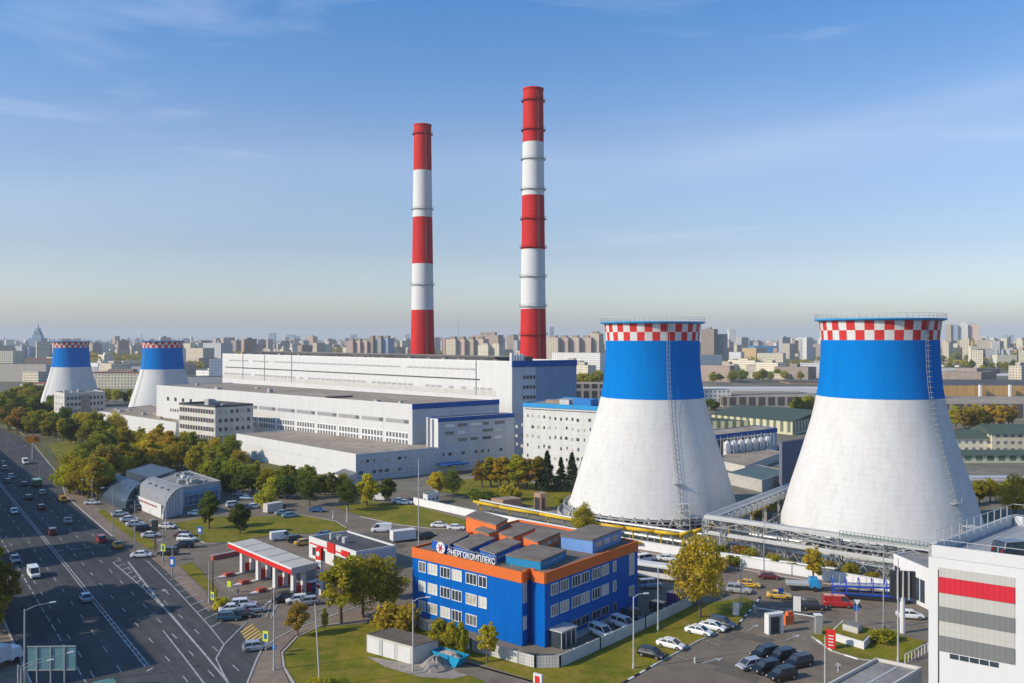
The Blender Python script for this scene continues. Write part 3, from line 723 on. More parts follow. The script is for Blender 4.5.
    if fine:
        m = MB(); r5 = prof_r(12)*sxy+.1; x, y = ux*r5, uy*r5
        m.bar((x-tx*1.2,y-ty*1.2,12), (x+tx*1.2,y+ty*1.2,12), 1.8, .15); 
        for w in (-1.2,1.2): m.bar((x+ux*.9+tx*w,y+uy*.9+ty*w,12), (x+ux*.9+tx*w,y+uy*.9+ty*w,13.3), .08)
        m.build('landing', W['galv'], t)
        m = MB(); r5 = prof_r(6)*sxy+.1   # stair tower at the foot
        for w in (-1.3, 1.3):
            for o in (1.2, 3.6): m.bar((ux*(r5+o)+tx*w,uy*(r5+o)+ty*w,0), (ux*(r5+o)+tx*w,uy*(r5+o)+ty*w,7.4), .16)
        for k in range(4):
            z = k*1.8+.3; s_ = 1 if k % 2 else -1
            m.bar((ux*(r5+1.2)-tx*1.3*s_,uy*(r5+1.2)-ty*1.3*s_,z), (ux*(r5+3.6)+tx*1.3*s_,uy*(r5+3.6)+ty*1.3*s_,z+1.8), .5, .12)
            m.bar((ux*(r5+2.4)-tx*1.4,uy*(r5+2.4)-ty*1.4,z+1.8), (ux*(r5+2.4)+tx*1.4,uy*(r5+2.4)+ty*1.4,z+1.8), 2.4, .1)
        m.build('stair_tower', W['galv'], t)
    return t
kf = FPX/840
tower('middle cooling tower, ladder down its front, yellow pipe passing its foot', 652.3, 239.4*kf, 1.0, .995, 171, top=.955)
tower('nearest and largest cooling tower, at right behind the pipe bridge', 879, 212*kf, 1.02, 1.0, 155, top=.985, zp=35.4)
tower('small distant cooling tower just left of the white power station halls', 162.7, 560*kf, .92, .878, 215, False, top=.98)
tower('most distant cooling tower, leftmost, behind the pale stone office', 71.2, 612*kf, .86, .868, 215, False, top=1.0)

# ---------------- chimneys ----------------
chr_ = plain('chimney_red', (.55,.022,.02), .7, var=.30, scale=.25, scale2=.8, stretch=(1,1,.06)); chw = plain('chimney_white', (.66,.65,.635), .7, var=.14, scale=.25, stretch=(1,1,.06))
def chimney(label, cx, Y, rows, half, base_py, half_base, rings, flip=True):
    c = at(cx, Y); t = thing('chimney', label, 'chimney', c, 0, 'red and white banded chimneys'); k = Y/FPX
    z = lambda py: CAMZ-(py-HOR)*k
    top, bot = z(rows[0]), z(base_py)
    rad = lambda zz: half_base*k+(half-half_base)*k*max(0,(zz-bot)/(top-bot))**.75
    edges = sorted([z(r) for r in rows[1:]]+[0, top]); n = 40
    for i, (z0, z1) in enumerate(zip(edges, edges[1:])):
        m = MB(); zs = [z0+(z1-z0)*q/6 for q in range(7)]
        m.lathe([(rad(a), a) for a in zs], n)
        if i == len(edges)-2: m.lathe([(rad(top),top),(rad(top)+.3,top),(rad(top)+.3,top-.8)], n); m.lathe([(rad(top),top),(rad(top)-.8,top),(rad(top)-.8,top-8)], n)
        m.build('red_section' if i % 2 == 0 else 'white_section', chr_ if i % 2 == 0 else chw, t, smooth=True)
    for py in rings:
        zz = z(py); r = rad(zz); m = MB()
        m.lathe([(r,zz-.3),(r+1.0,zz-.1),(r+1.0,zz),(r,zz)], 32)
        for q in range(24):
            a = 2*math.pi*q/24; m.bar((math.cos(a)*(r+.95),math.sin(a)*(r+.95),zz), (math.cos(a)*(r+.95),math.sin(a)*(r+.95),zz+1.2), .1)
        m.lathe([(r+.95,zz+1.1),(r+1.05,zz+1.1),(r+1.05,zz+1.25),(r+.95,zz+1.25)], 32)
        i = sum(1 for e in edges if e < zz)-1
        m.build('gallery', plain('gallery_red', (.28,.02,.02), .6) if i % 2 == 0 else W['steel'], t)
    m = MB(); a = math.atan2(-.9, .43)
    for z0 in [10+k*3 for k in range(int((top-12)/3))]:
        r0, r1 = rad(z0)+.35, rad(z0+3)+.35
        for w in (-.3,.3): m.bar((math.cos(a)*r0-w*math.sin(a),math.sin(a)*r0+w*math.cos(a),z0), (math.cos(a)*r1-w*math.sin(a),math.sin(a)*r1+w*math.cos(a),z0+3), .09)
        m.bar((math.cos(a)*r0+.3*math.sin(a),math.sin(a)*r0-.3*math.cos(a),z0), (math.cos(a)*r0-.3*math.sin(a),math.sin(a)*r0+.3*math.cos(a),z0), .07)
    m.build('ladder', W['steel'], t)
chimney('left shorter-looking red and white chimney with two white bands', 422.6, 552*kf, (125,171,217.5,264,310), 8.6, 355, 12.2, (134.6,209.5,285))
chimney('right taller-looking red and white chimney with dark walkway rings', 533.2, 470*kf, (89,143,196,249.6,309), 10.1, 357, 13.4, (101.5,130.8,159.8,190,219.5,248,277,306.6,335))

# ---------------- blue office building ----------------
BN = T(522.2, 647); BH = 12.1
BN = at(522.2, (CAMZ-BH)*FPX/(572-HOR)); 
A_ = T(412.5, 547, BH)-BN; A_.z = 0; lA = A_.length
B2 = T(544.8, 572.9, BH); Rt = T(637.6, 540.8, BH)
B = Bld('blue_office_building', 'bright blue three storey office building with orange parapet and rooftop sheds', BN, BN+A_, BN+(Rt-B2), BH)
dbl = grid('blue_cladding', (.0,.12,.48), (.0,.09,.38), 1.2, 30, .03, rough=.45, var=.1)
dbr = grid('shaded_blue_cladding', (.004,.055,.26), (.004,.04,.20), 1.2, 30, .03, rough=.45, var=.1)  # unused copy of the blue cladding with shade put into the colour
org = plain('orange_parapet', (.68,.155,.035), .6, var=.12)
teal = plain('teal_shed_paint', (.02,.22,.42), .6); roofm = W['shed_roof']
v = B2-BN; v.z = 0
# solve v = a*e1 + b*e2
det = B.e1.x*B.e2.y-B.e1.y*B.e2.x
qa = (v.x*B.e2.y-v.y*B.e2.x)/det; qb = (B.e1.x*v.y-B.e1.y*v.x)/det
print('notch', qa, qb, 'len', B.l1, B.l2)
LR = B.l1+qa; LB = B.l2
foot = [(0,0),(0,LB),(LR,LB),(LR,qb),(qa,qb),(qa,qb+2.4),(qa+1.2,qb+2.4),(qa+1.2,0)]
foot = [(0,0),(0,LB),(LR,LB),(LR,qb),(qa,qb),(qa,-.35),(qa+.9,-.35),(qa+.9,.9),(1.6,.9),(1.6,0)]
foot = [(0,0),(0,LB),(LR,LB),(LR,qb),(qa,qb),(qa,qb+2.0),(qa+.0,qb+2.0),(1.0,qb+3.0),(1.0,0)]
m = MB(); P = [B.p(*q) for q in [(0,0),(0,LB),(LR,LB),(LR,qb),(qa,qb),(qa,min(qb+2.5,-.3)),(qa+.8,-.3),(qa+.8,.6),(1.2,.6),(1.2,0)]]
# walls: lit side bright blue, shaded side same paint
m.prism(P, 0, BH-1.75); m.build('wall', dbl, B.t)
m = MB(); m.prism([(p[0],p[1]) for p in P], BH-1.745, BH-.35); m.build('upper_wall', org, B.t)
def outline(m, P, z0, z1, w):
    n = len(P)
    for i in range(n):
        a, b = Vector(P[i]), Vector(P[(i+1)%n]); m.bar((a.x,a.y,(z0+z1)/2), (b.x,b.y,(z0+z1)/2), w, z1-z0)
m = MB(); outline(m, P, BH-1.8, BH, .32); m.build('orange_parapet', org, B.t)
m = MB(); m.prism([B.p(*q) for q in ((.5,1.2),(.5,LB-.4),(LR-.4,LB-.4),(LR-.4,qb+.6),(qa+1,qb+.6),(qa+1,1.2))], BH-.34, BH-.30); m.build('roof', roofm, B.t)
usL = []
for x0, x1 in ((419,426),(428,437.6),(440.5,450.5),(452,462),(466,477),(478.7,487)): usL.append((run_to(BN,B.e2,(x0+x1)/2), abs(run_to(BN,B.e2,x0)-run_to(BN,B.e2,x1))))
glz = [W['glass_lit'], W['glass'], W['glass_lit'], W['grey_glass'], plain('blind', (.62,.60,.55), .8), W['glass']]
for i, (u, w) in enumerate(usL):
    zs_ = [8.0, 4.5, 1.0] if i < 5 else [8.0, 4.5]
    B.windows('L', [u], zs_, w, 1.9, 2 if w > 1.9 else 1, None, glz)
C2 = BN+B.e1*qa+B.e2*qb
class _F: pass
Bs = Bld.__new__(Bld); Bs.__dict__.update(B.__dict__)
Bs.face_pt = lambda side, u, z, out=0: B.p(u+qa, qb-out, z)
for x0, x1 in ((550.6,558),(560,568.6),(571.7,580.3),(581.4,589.3),(591.8,600),(601.5,608.5),(612.8,616)):
    u0, u1 = run_to(C2,B.e1,x0), run_to(C2,B.e1,x1)
    Bs.windows('R', [(u0+u1)/2], [8.0,4.5], max(1.0,u1-u0), 1.9, 2 if u1-u0 > 1.4 else 0, None, glz)
    Bs.windows('R', [(u0+u1)/2], [1.0], max(1.0,u1-u0), 1.5, 1 if u1-u0 > 1.4 else 0, W['steel'], W['glass'])
u0, u1 = run_to(C2,B.e1,629), run_to(C2,B.e1,634)
Bs.windows('R', [(u0+u1)/2], [6.2], u1-u0, 4.4, 1, None, glz); Bs.windows('R', [(u0+u1)/2], [2.4], u1-u0, 1.8, 1, None, glz)
# recess windows and entrance
m = MB()
B.windows('R', [.62], [7.0], .9, 4.6, 0, None, glz); B.windows('R', [.62], [2.6], .9, 2.2, 0, None, glz)
B.block('entrance_vestibule', 2.2, -3.9+qb*0-.2, 0, 5.2, qb-.06, 3.0, W['glass_lit'], W['cyan_trim']) if False else None
m = MB(); m.prism([Bs.face_pt('R',1.0,0,.05),Bs.face_pt('R',5.0,0,.05),Bs.face_pt('R',5.0,0,2.6),Bs.face_pt('R',1.0,0,2.6)], .1, 2.7); ev = m.build('entrance_vestibule', W['glass'], B.t)
m = MB(); m.prism([Bs.face_pt('R',.8,0,.05),Bs.face_pt('R',5.2,0,.05),Bs.face_pt('R',5.2,0,2.9),Bs.face_pt('R',.8,0,2.9)], 2.72, 2.95); m.build('vestibule_roof', W['galv'], ev)
m = MB(); 
for u in (1.0,2.3,3.7,5.0): m.bar(Bs.face_pt('R',u,.1,2.63), Bs.face_pt('R',u,2.7,2.63), .12)
m.build('vestibule_frame', W['white_trim'], ev)
m = MB(); m.prism([Bs.face_pt('R',6,0,.05),Bs.face_pt('R',LR-qa-2,0,.05),Bs.face_pt('R',LR-qa-2,0,1.6),Bs.face_pt('R',6,0,1.6)], .0, .35); m.build('entrance_plinth', W['concrete'], B.t)
# rooftop monitors
def shed(x0, y0, x1, y1, x2, y2, z1, mat, sidem, roofmat=None, name='roof_shed', zb=BH-.3):
    """front-left corner, front-near corner and back-right corner, all read on the shed's roof edge"""
    a, b, c = T(x0,y0,z1), T(x1,y1,z1), T(x2,y2,z1); d = a+c-b
    loc = lambda p: (p.x-B.N.x, p.y-B.N.y)
    m = MB(); m.prism([loc(a),loc(b),loc(c),loc(d)], zb, z1-.15); o = m.build(name, [mat], B.t)
    ctr = (Vector(loc(a))+Vector(loc(c)))/2
    q = [tuple(ctr+(Vector(loc(p))-ctr)*1.03) for p in (a,b,c,d)]
    m = MB(); m.prism(q, z1-.15, z1+.1); m.build('shed_roof', roofmat or roofm, o)
    f = (Vector(loc(c))-Vector(loc(b))); nrm = Vector((f.y,-f.x)).normalized()*.05; pb = Vector(loc(b))
    for k in range(3):                       # strip glazing on the shaded side
        s0, s1 = .12+k*.27, .33+k*.27
        p0, p1 = pb+f*s0, pb+f*s1
        m = MB(); m.prism([tuple(p0),tuple(p1),tuple(p1+nrm),tuple(p0+nrm)], zb+.7, z1-.7); m.build('shed_window', W['glass_lit'] if k != 1 else W['galv'], o)
    return o
blu = plain('shed_blue', (.008,.11,.46), .6); ora = plain('shed_orange', (.72,.17,.045), .6); nav = plain('shed_light_blue', (.16,.30,.60), .6)
shed(466,516,496,525,507.5,519, 14.8, ora, ora, name='stair_penthouse'); 
shed(432,539,449.5,544.5,469,534.5, 13.5, blu, blu)
shed(454,544,469.5,549.5,494,538.5, 13.5, blu, blu)
shed(480,549,495,554,521,542.5, 13.5, blu, blu)
shed(475,529.5,489,534,511,525.3, 13.8, ora, ora)
shed(499,533,513,537.5,535,528.5, 13.8, ora, ora)
shed(523.5,537,538,542,560,532.5, 13.8, ora, ora)
shed(506,555,540.5,561,566,550, 13.3, teal, teal)
shed(561,535.5,592.5,540,621,528.8, 14.2, nav, nav)
# door of penthouse, dish on the teal shed
def disc(px, py, z, r, mat, name):
    p = T(px, py, z); d = (B.e1*-1); m = MB(); q = (p.x-B.N.x, p.y-B.N.y, z)
    m.cyl((q[0]-d.x*0,q[1],z), (q[0]+d.x*.25,q[1]+d.y*.25,z), r, r*.6, 14); return m.build(name, mat, B.t)
disc(532,562.5,12.7,.5,W['white_trim'],'dish_antenna'); disc(578,541.5,13.4,.35,W['white_trim'],'fan')
p = T(472.5, 523, 13.6); 
# sign letters standing in front of the first sheds
sg = thing('rooftop_sign', 'white company lettering with round emblem standing on blue office roof edge', 'sign', BN+B.e2*0, 0)
q0 = T(449.5,544.5,13.5); q1 = T(495,554,13.5); dq = (q1-q0); dq.z = 0; dq.normalize(); ow = Vector((dq.y,-dq.x,0))*.9
q0 += ow; p0 = q0+dq*run_to(q0, dq, 447.5); p1 = q0+dq*run_to(q0, dq, 495); dd = (p1-p0); dd.z = 0
txt = bpy.data.curves.new('lettering', 'FONT'); txt.body = 'ЭНЕРГОКОМПЛЕКС'; txt.size = 1.45; txt.extrude = .08; txt.offset = .02
to = bpy.data.objects.new('lettering', txt); col.objects.link(to); txt.materials.append(W['white_trim'])
bpy.context.view_layer.update(); wdt = max(.1, to.dimensions.x); sc_ = dd.length/wdt
txt_me = bpy.data.meshes.new_from_object(to); bpy.data.objects.remove(to); to = bpy.data.objects.new('lettering', txt_me); col.objects.link(to); to.scale = (sc_, 1, 1); ang = math.atan2(dd.y, dd.x)
to.rotation_euler = (R(90), 0, ang); to.parent = sg; to.location = (p0.x-BN.x, p0.y-BN.y, BH-.1)
m = MB(); e = dd.normalized(); nn = Vector((e.y,-e.x,0))
ec = p0-e*1.6; lc = Vector((ec.x-BN.x, ec.y-BN.y, BH+.8))
m.cyl(lc+nn*.02, lc+nn*.12, 1.05, 1.05, 20, 0)
for k in range(6):
    a = k*math.pi/3; m.bar(lc+nn*.16, lc+nn*.16+e*(math.cos(a)*.75)+Vector((0,0,math.sin(a)*.75)), .2, .08, 1)
m.cyl(lc+nn*.12, lc+nn*.2, .3, .3, 10, 1)
m.build('emblem', [W['white_trim'], plain('emblem_red', (.45,.05,.12), .5)], sg)
m = MB()
for k in range(9): q = p0+e*(dd.length*k/8); m.bar((q.x-BN.x-nn.x*.25,q.y-BN.y-nn.y*.25,BH-.3), (q.x-BN.x-nn.x*.25,q.y-BN.y-nn.y*.25,BH+1.4), .1)
for h in (.2,1.2): m.bar((p0.x-BN.x-nn.x*.25,p0.y-BN.y-nn.y*.25,BH+h), (p1.x-BN.x-nn.x*.25,p1.y-BN.y-nn.y*.25,BH+h), .08)
m.build('sign_frame', W['steel'], sg)
BLUE = B

# ---------------- fences and walls ----------------
def fence(name, label, pxs, h, mat, post=True, seg=3.0, cat='fence', thick=.16, cap=None):
    P = [T(*q) for q in pxs]; t = thing(name, label, cat, P[0]); o = P[0]
    for a, b in zip(P, P[1:]):
        L = (b-a).length; n = max(1, round(L/seg))
        m = MB(); m.bar((a.x-o.x,a.y-o.y,h/2), (b.x-o.x,b.y-o.y,h/2), thick, h); m.build('panel_run', mat, t)
        if cap: m = MB(); m.bar((a.x-o.x,a.y-o.y,h+.05), (b.x-o.x,b.y-o.y,h+.05), thick+.15, .1); m.build('coping', cap, t)
        if post:
            for k in range(n+1):
                q = a.lerp(b, k/n); m = MB(); m.bar((q.x-o.x,q.y-o.y,0), (q.x-o.x,q.y-o.y,h+.1), .3); m.build('post', mat, t)
    return t
fwhite = grid('white_fence_panel', (.64,.635,.62), (.44,.43,.42), .45, .5, .05, var=.25)
fence('concrete_fence', 'white patterned concrete fence along the front of the blue office', [(405,621),(418,628),(471,651),(535,668.5),(560,668)], 1.9, fwhite)
fence('concrete_fence', 'pale grey concrete fence running right of the blue office yard', [(560,668),(600,650),(645,629),(691,606.5)], 2.0, plain('grey_fence', (.50,.52,.52), .8, var=.2))
wallw = plain('perimeter_white', (.74,.73,.72), .7, var=.12)
fence('perimeter_wall', 'long bright white wall in front of the power plant yard', [(413.6,504.5),(470,517),(560,534),(640,549.5),(727,564),(839,582.5),(893,592),(928,599)], 2.1, wallw, False, cat='wall', cap=W['white'])
# ---------------- yellow gas pipe ----------------
t = thing('gas_pipe', 'thick yellow gas pipe on posts behind the white wall', 'pipe', T(473,505))
o = t.location; pts = [T(q[0],q[1],q[2]) for q in ((474,501.5,3.2),(500,507,3.2),(540,514,3.2),(573,520,3.6),(594,523.8,4.0),(626,528,4.2),(655,531.5,4.4),(679,534.6,4.4),(692,532,4.8),(706,528,5.2),(722,522,5.6),(748,513,6.0),(768,505,6))]
m = MB(); m.tube([p-o for p in pts], .43, 12); m.build('main_pipe', W['yellow'], t, smooth=True)
m = MB(); m.tube([p-o+Vector((.8,1.6,-.9)) for p in pts[:9]], .28, 8); m.build('small_pipe', W['galv'], t, smooth=True)
for a, b in zip(pts, pts[1:]):
    for k in range(2):
        q = a.lerp(b, (k+.5)/2)-o; m = MB(); m.bar((q.x,q.y,0), (q.x,q.y,q.z-.5), .35); m.bar((q.x-.6,q.y-.6,q.z-.6), (q.x+.9,q.y+1.4,q.z-.6), .25); m.build('support', W['steel'] if k else W['yellow'], t)
q = pts[5]-o; m = MB(); m.tube([q, q+Vector((-2.5,-2,0)), q+Vector((-2.5,-2,-2.5)), q+Vector((3,-5.0,-2.5))], .35, 10); m.build('branch_pipe', W['yellow'], t, smooth=True)
# ---------------- pipe bridge ----------------
def truss_leg(m, p, h, w=1.6, d=None):
    d = d or Vector((1,0,0)); n = Vector((-d.y,d.x,0)); c = [p+d*(sa*w/2)+n*(sb*w/2) for sa, sb in ((-1,-1),(1,-1),(1,1),(-1,1))]
    for q in c: m.bar((q.x,q.y,0), (q.x,q.y,h), .22)
    k = max(2, int(h/w))
    for i in range(k):
        z0, z1 = h*i/k, h*(i+1)/k
        for j in range(4):
            a, b = c[j], c[(j+1)%4]
            if i % 2: a, b = b, a
            m.bar((a.x,a.y,z0), (b.x,b.y,z1), .12); m.bar((a.x,a.y,z1), (b.x,b.y,z1), .12)
base = [T(704,553), T(722,556.5), T(755,560.5), T(781,564), T(835,573.5), T(889,583), T(935,593)]
t = thing('pipe_bridge', 'grey steel lattice pipe bridge crossing in front of the nearest cooling tower', 'pipe bridge', base[0]); o = base[0].copy()
L0 = base[0]-o; L1 = base[-1]-o; dr = (L1-L0).normalized(); nr = Vector((-dr.y,dr.x,0)); HT = 8.0
for i, b_ in enumerate(base):
    m = MB(); truss_leg(m, b_-o+nr*1.0, HT if i > 0 else HT, 1.8 if i > 1 else 1.2, dr); m.build('lattice_leg', W['steel'], t)
def beam(name, z, h, w, mat, off=1.0, lat=True):
    m = MB(); a, b = L0+nr*off, L1+nr*off
    m.bar((a.x,a.y,z), (b.x,b.y,z), w, h); m.build(name, mat, t)
beam('upper_deck', HT+.2, .35, 2.4, W['galv']); beam('upper_pipe', HT+.62, .45, .45, W['galv'], .3); beam('upper_pipe', HT+.6, .4, .4, W['steel'], 1.7)
beam('lower_deck', 4.6, .3, 1.6, W['galv'], 1.0); beam('lower_pipe', 5.0, .45, .45, W['galv'], .7)
m = MB(); L = (L1-L0).length; n = int(L/4.4)
for s in (-.4, 2.4):
    for k in range(n):
        a = L0+dr*(L*k/n)+nr*s; b = L0+dr*(L*(k+1)/n)+nr*s; z0, z1 = (HT-1.5, HT) if k % 2 else (HT, HT-1.5)
        m.bar((a.x,a.y,z0), (b.x,b.y,z1), .14)
    a = L0+nr*s; b = L1+nr*s; m.bar((a.x,a.y,HT-1.5), (b.x,b.y,HT-1.5), .15)
m.build('truss', W['steel'], t)
m = MB(); a = L0+dr*(L*.63)+nr*-.3; b = L0+dr*(L*.99)+nr*-.3
for k in range(25): q = a.lerp(b, k/24); m.bar((q.x,q.y,HT+.5), (q.x,q.y,HT+1.7), .1)
for h in (1.1,1.7): m.bar((a.x,a.y,HT+h), (b.x,b.y,HT+h), .09)
m.build('handrail', plain('green_rail', (.16,.25,.20), .6), t)
# X bracing between last legs
m = MB()
for i in (3,4,5):
    a, b = base[i]-o+nr, base[i+1]-o+nr
    for k in range(3):
        p, q = a.lerp(b, .05+k*.3), a.lerp(b, .05+(k+1)*.3); m.bar((p.x,p.y,.3), (q.x,q.y,4.6), .12); m.bar((p.x,p.y,4.6), (q.x,q.y,.3), .12)
m.build('bracing', W['steel'], t)
# duct between the towers
p0, p1 = T(712,517,8.0), T(797,484,8.0); o = Vector((p0.x,p0.y,0))
t = thing('duct_gallery', 'ribbed grey duct gallery running back between the two nearest cooling towers', 'duct', o)
d = (p1-p0).normalized(); n_ = Vector((-d.y,d.x,0)); L = (p1-p0).length
m = MB(); m.bar((0,0,7.2), ((p1-p0).x,(p1-p0).y,7.2), 3.6, 1.6); m.build('duct', W['galv'], t)
for k in range(3): m = MB(); a = n_*(-1.1+k*1.1); m.cyl((a.x,a.y,8.3), (a.x+d.x*L,a.y+d.y*L,8.3), .35, .35, 8); m.build('pipe', W['steel'] if k % 2 else W['galv'], t)
for k in range(16): q = d*(L*(k+.5)/16); m = MB(); m.bar((q.x-n_.x*1.95,q.y-n_.y*1.95,7.1), (q.x+n_.x*1.95,q.y+n_.y*1.95,7.1), .3, 2.2); m.build('rib', W['white'], t)
for k in range(6): q = d*(L*(k+.5)/6); m = MB(); m.bar((q.x,q.y,0), (q.x,q.y,6.3), .5); m.build('support', W['concrete'], t)
# clutter in the plant yard: low pipe runs, tanks, brick kiosks
rnd = random.Random(44)
for i, (x0,y0,x1,y1,z,r,mt) in enumerate(((480,505,575,524,1.2,.3,'steel'),(600,534,700,550,1.0,.35,'steel'),(600,530,705,545,2.2,.3,'galv'),(720,560,835,576,1.2,.35,'steel'),(725,552,840,570,2.0,.4,'galv'),(730,545,800,556,3.0,.35,'steel'),(840,568,905,580,1.5,.4,'galv'))):
    a, b = T(x0,y0), T(x1,y1); t = thing('pipe_run', '', 'pipe', a); auto(t, 'low grey pipe run on short posts behind the white wall', x0)
    L = b-a; m = MB(); m.cyl((0,0,z+.3), (L.x,L.y,z+.3), r, r, 8); m.cyl((.8,.8,z+.2), (L.x+.8,L.y+.8,z+.2), r*.6, r*.6, 8); m.build('pipe', W[mt], t)
    for k in range(8): q = L*(k+.5)/8; m = MB(); m.bar((q.x,q.y,0), (q.x,q.y,z), .25); m.build('support', W['concrete'], t)
def small_building(name, label, N, L, Rr, h, wall, roof, cat='building', par=.15, parm=None):
    B = Bld(name, label, N, L, Rr, h, cat); B.body(wall, roof, par, parm); return B
B = small_building('brick_enclosure', 'low brick enclosure with open top behind the yellow pipe', (503,500), (491,497.8), (522,498), 2.8, W['brick'], W['roof_brown'])
B.windows('L', [B.l2*.5], [.5], 2, 1.4, 0, W['concrete'])
B = small_building('brick_gateway', 'small brick tower with dark doorway on plant lawn', (540.5,494), (534,492.5), (546.5,492.7), 5.0, W['brick'], W['roof_brown'])
B.panel('L', B.l2*.1, B.l2*.9, .2, 3.8, W['dark'], 'doorway', .05); B.panel('R', B.l1*.3, B.l1*.7, .2, 3.8, W['dark'], 'doorway', .05)
B = small_building('gatehouse', 'small pale gatehouse with green roof at left end of white wall', (427.5,495), (423,493.5), (439,491.5), 3.4, W['white'], plain('green_roof', (.08,.17,.12), .8))
B.windows('L', [B.l2*.5], [1], 1.2, 1.3, 0); B.windows('R', frange(0,B.l1,3), [1], 1.2, 1.3, 0)
B = small_building('car_park_kiosk', 'concrete portal shed at the corner of the blank white hall', (346,477.5), (333,473.5), (357,472), 5.0, W['stone'], W['roof_grey'])
B.panel('L', .8, B.l2-.8, .1, 3.6, W['brick'], 'brick_infill', .05)
# ---- gatehouse portal right of the pipe bridge
B = Bld('white_portal_building', 'white portal frame building with dark opening below the pipe bridge', T(928.5,561,9), T(893,546,9)*0+T(893.5,546.5,9), T(960,556,9), 7.6)
B.body(W['white'], W['roof_grey'], .3)
B.panel('L', B.l2*.1, B.l2*.62, .8, 5.0, W['glass'], 'dark_opening', .05); B.panel('L', B.l2*.8, B.l2*.97, .4, 5.4, W['glass'], 'dark_opening', .05)
for k in range(3): B.panel('L', B.l2*(.22+k*.16), B.l2*(.22+k*.16)+.2, .8, 5.0, W['white_trim'], 'mullion', .1)
# ---------------- parking structure, bottom right ----------------
PZ = 28.6
Npk = T(928.5, 544.5, PZ); dR = T(1024, 556.5, PZ)-Npk; dR.z = 0; dR.normalize(); dL = T(1010, 515, PZ)-Npk; dL.z = 0; Ld = dL.length; dL.normalize()
B = Bld('parking_tower', 'white multi storey car park with red and grey cladding bands', Npk+dR*26, Npk, Npk+dR*26+dL*Ld, PZ)
B.block('wall', 0, 0, 0, B.l1, B.l2, PZ-1.2, plain('white_cladding', (.66,.66,.655), .5, var=.05)); 
B.block('roof', .3, .3, PZ-1.19, B.l1-.3, B.l2-.3, PZ-1.1, plain('deck_membrane', (.36,.36,.36), .6, var=.2, scale=.2))
m = MB(); a, b, t_ = B.l1, B.l2, .3
for q in ((0,0,t_,b),(0,b-t_,a,b),(a-t_,0,a,b),(0,0,a,t_)): m.prism([B.p(q[0],q[1]),B.p(q[2],q[1]),B.p(q[2],q[3]),B.p(q[0],q[3])], PZ-1.25, PZ)
m.build('parapet', W['white'], B.t)
U = lambda px: B.l2-run_to(Npk, dR, px)
for nm, y0, y1, mt in (('louvre_panel',567,576.5,'stone'),('red_cladding',576.5,592,'red'),('louvre_panel',592,606,'stone'),('grey_cladding',606,620,'steel'),('louvre_panel',620,635,'stone'),('grey_cladding',635,650,'steel')):
    QP = Npk+dR*run_to(Npk, dR, 939); zt = zof(QP, y0); zb = zof(QP, y1)
    mt = {'stone': grid('ribbed_screen', (.50,.49,.455), (.44,.43,.40), .5, 20, .03, var=.04), 'red': grid('red_ribbed', (.60,.03,.05), (.50,.022,.035), .5, 20, .04, var=.05), 'steel': grid('grey_ribbed', (.19,.20,.195), (.16,.165,.16), .5, 20, .04, var=.05)}[mt]
    B.panel('L', U(1015), U(939), zb, zt-.02, mt, nm, .05 if nm == 'louvre_panel' else .12)
B.panel('L', U(939.0), U(938.2), 5, zof(Npk,568), W['dark'], 'reveal', .08)
for k in range(5):
    x0 = 950+k*10; B.panel('L', U(x0+8.5), U(x0), zof(QP,656)-.0, zof(QP,651.5)-.0, W['glass'], 'window', .08)
m = MB()
for s0, s1 in (((.2,.2),(.2,B.l2-.2)),):
    pass
def rail(m, a, b, z, n, h=1.5):
    for k in range(n+1): q = Vector(a).lerp(Vector(b), k/n); m.bar((q.x,q.y,z), (q.x,q.y,z+h), .07)
    for f in (.5, .98): m.bar((a[0],a[1],z+h*f), (b[0],b[1],z+h*f), .05)
rail(m, B.p(.6,B.l2-.5), B.p(B.l1-.5,B.l2-.5), PZ-1.1, 11, 2.6); rail(m, B.p(B.l1-.5,B.l2-.5), B.p(B.l1-.5,2), PZ-1.1, 9, 2.6)
rail(m, B.p(.9,B.l2-.6), B.p(.9,1), PZ-1.1, 9, 1.6)
m.build('railing', W['galv'], B.t)
B.block('roof_vent', B.l1*.66, B.l2-10, PZ-1.1, B.l1*.66+1.1, B.l2-8.9, PZ+.8, W['white_trim'])
for a_, b_ in ((5,5),(10,8),(4,10),(9,14)): B.block('roof_vent', a_, B.l2-b_, PZ-1.1, a_+.4, B.l2-b_+.4, PZ-.6, W['white_trim'])
PARK = B
# low grey roof below it
B = Bld('low_grey_annex', 'low grey flat roofed shed in front of the white car park', T(870,712,4.5), T(826,683,4.5), T(923,667.5,4.5), 4.5)
dL_ = (T(876,657.5,4.5)-T(829.7,682,4.5)); fr = T(829.7,682,4.5)
nn_ = fr-dL_*.6; rr_ = T(922,667,4.5)-T(876,657.5,4.5)
bpy.data.objects.remove(B.t)
B = Bld('low_grey_annex', 'low grey flat roofed shed in front of the white car park', nn_+rr_, nn_, nn_+rr_+dL_*1.6, 4.5)
B.body(W['concrete'], W['roof_grey'], .5, W['stone'])
B.block('roof_strip', 1, B.l2*.45, 4.01, B.l1-1, B.l2*.5, 4.12, W['galv'])
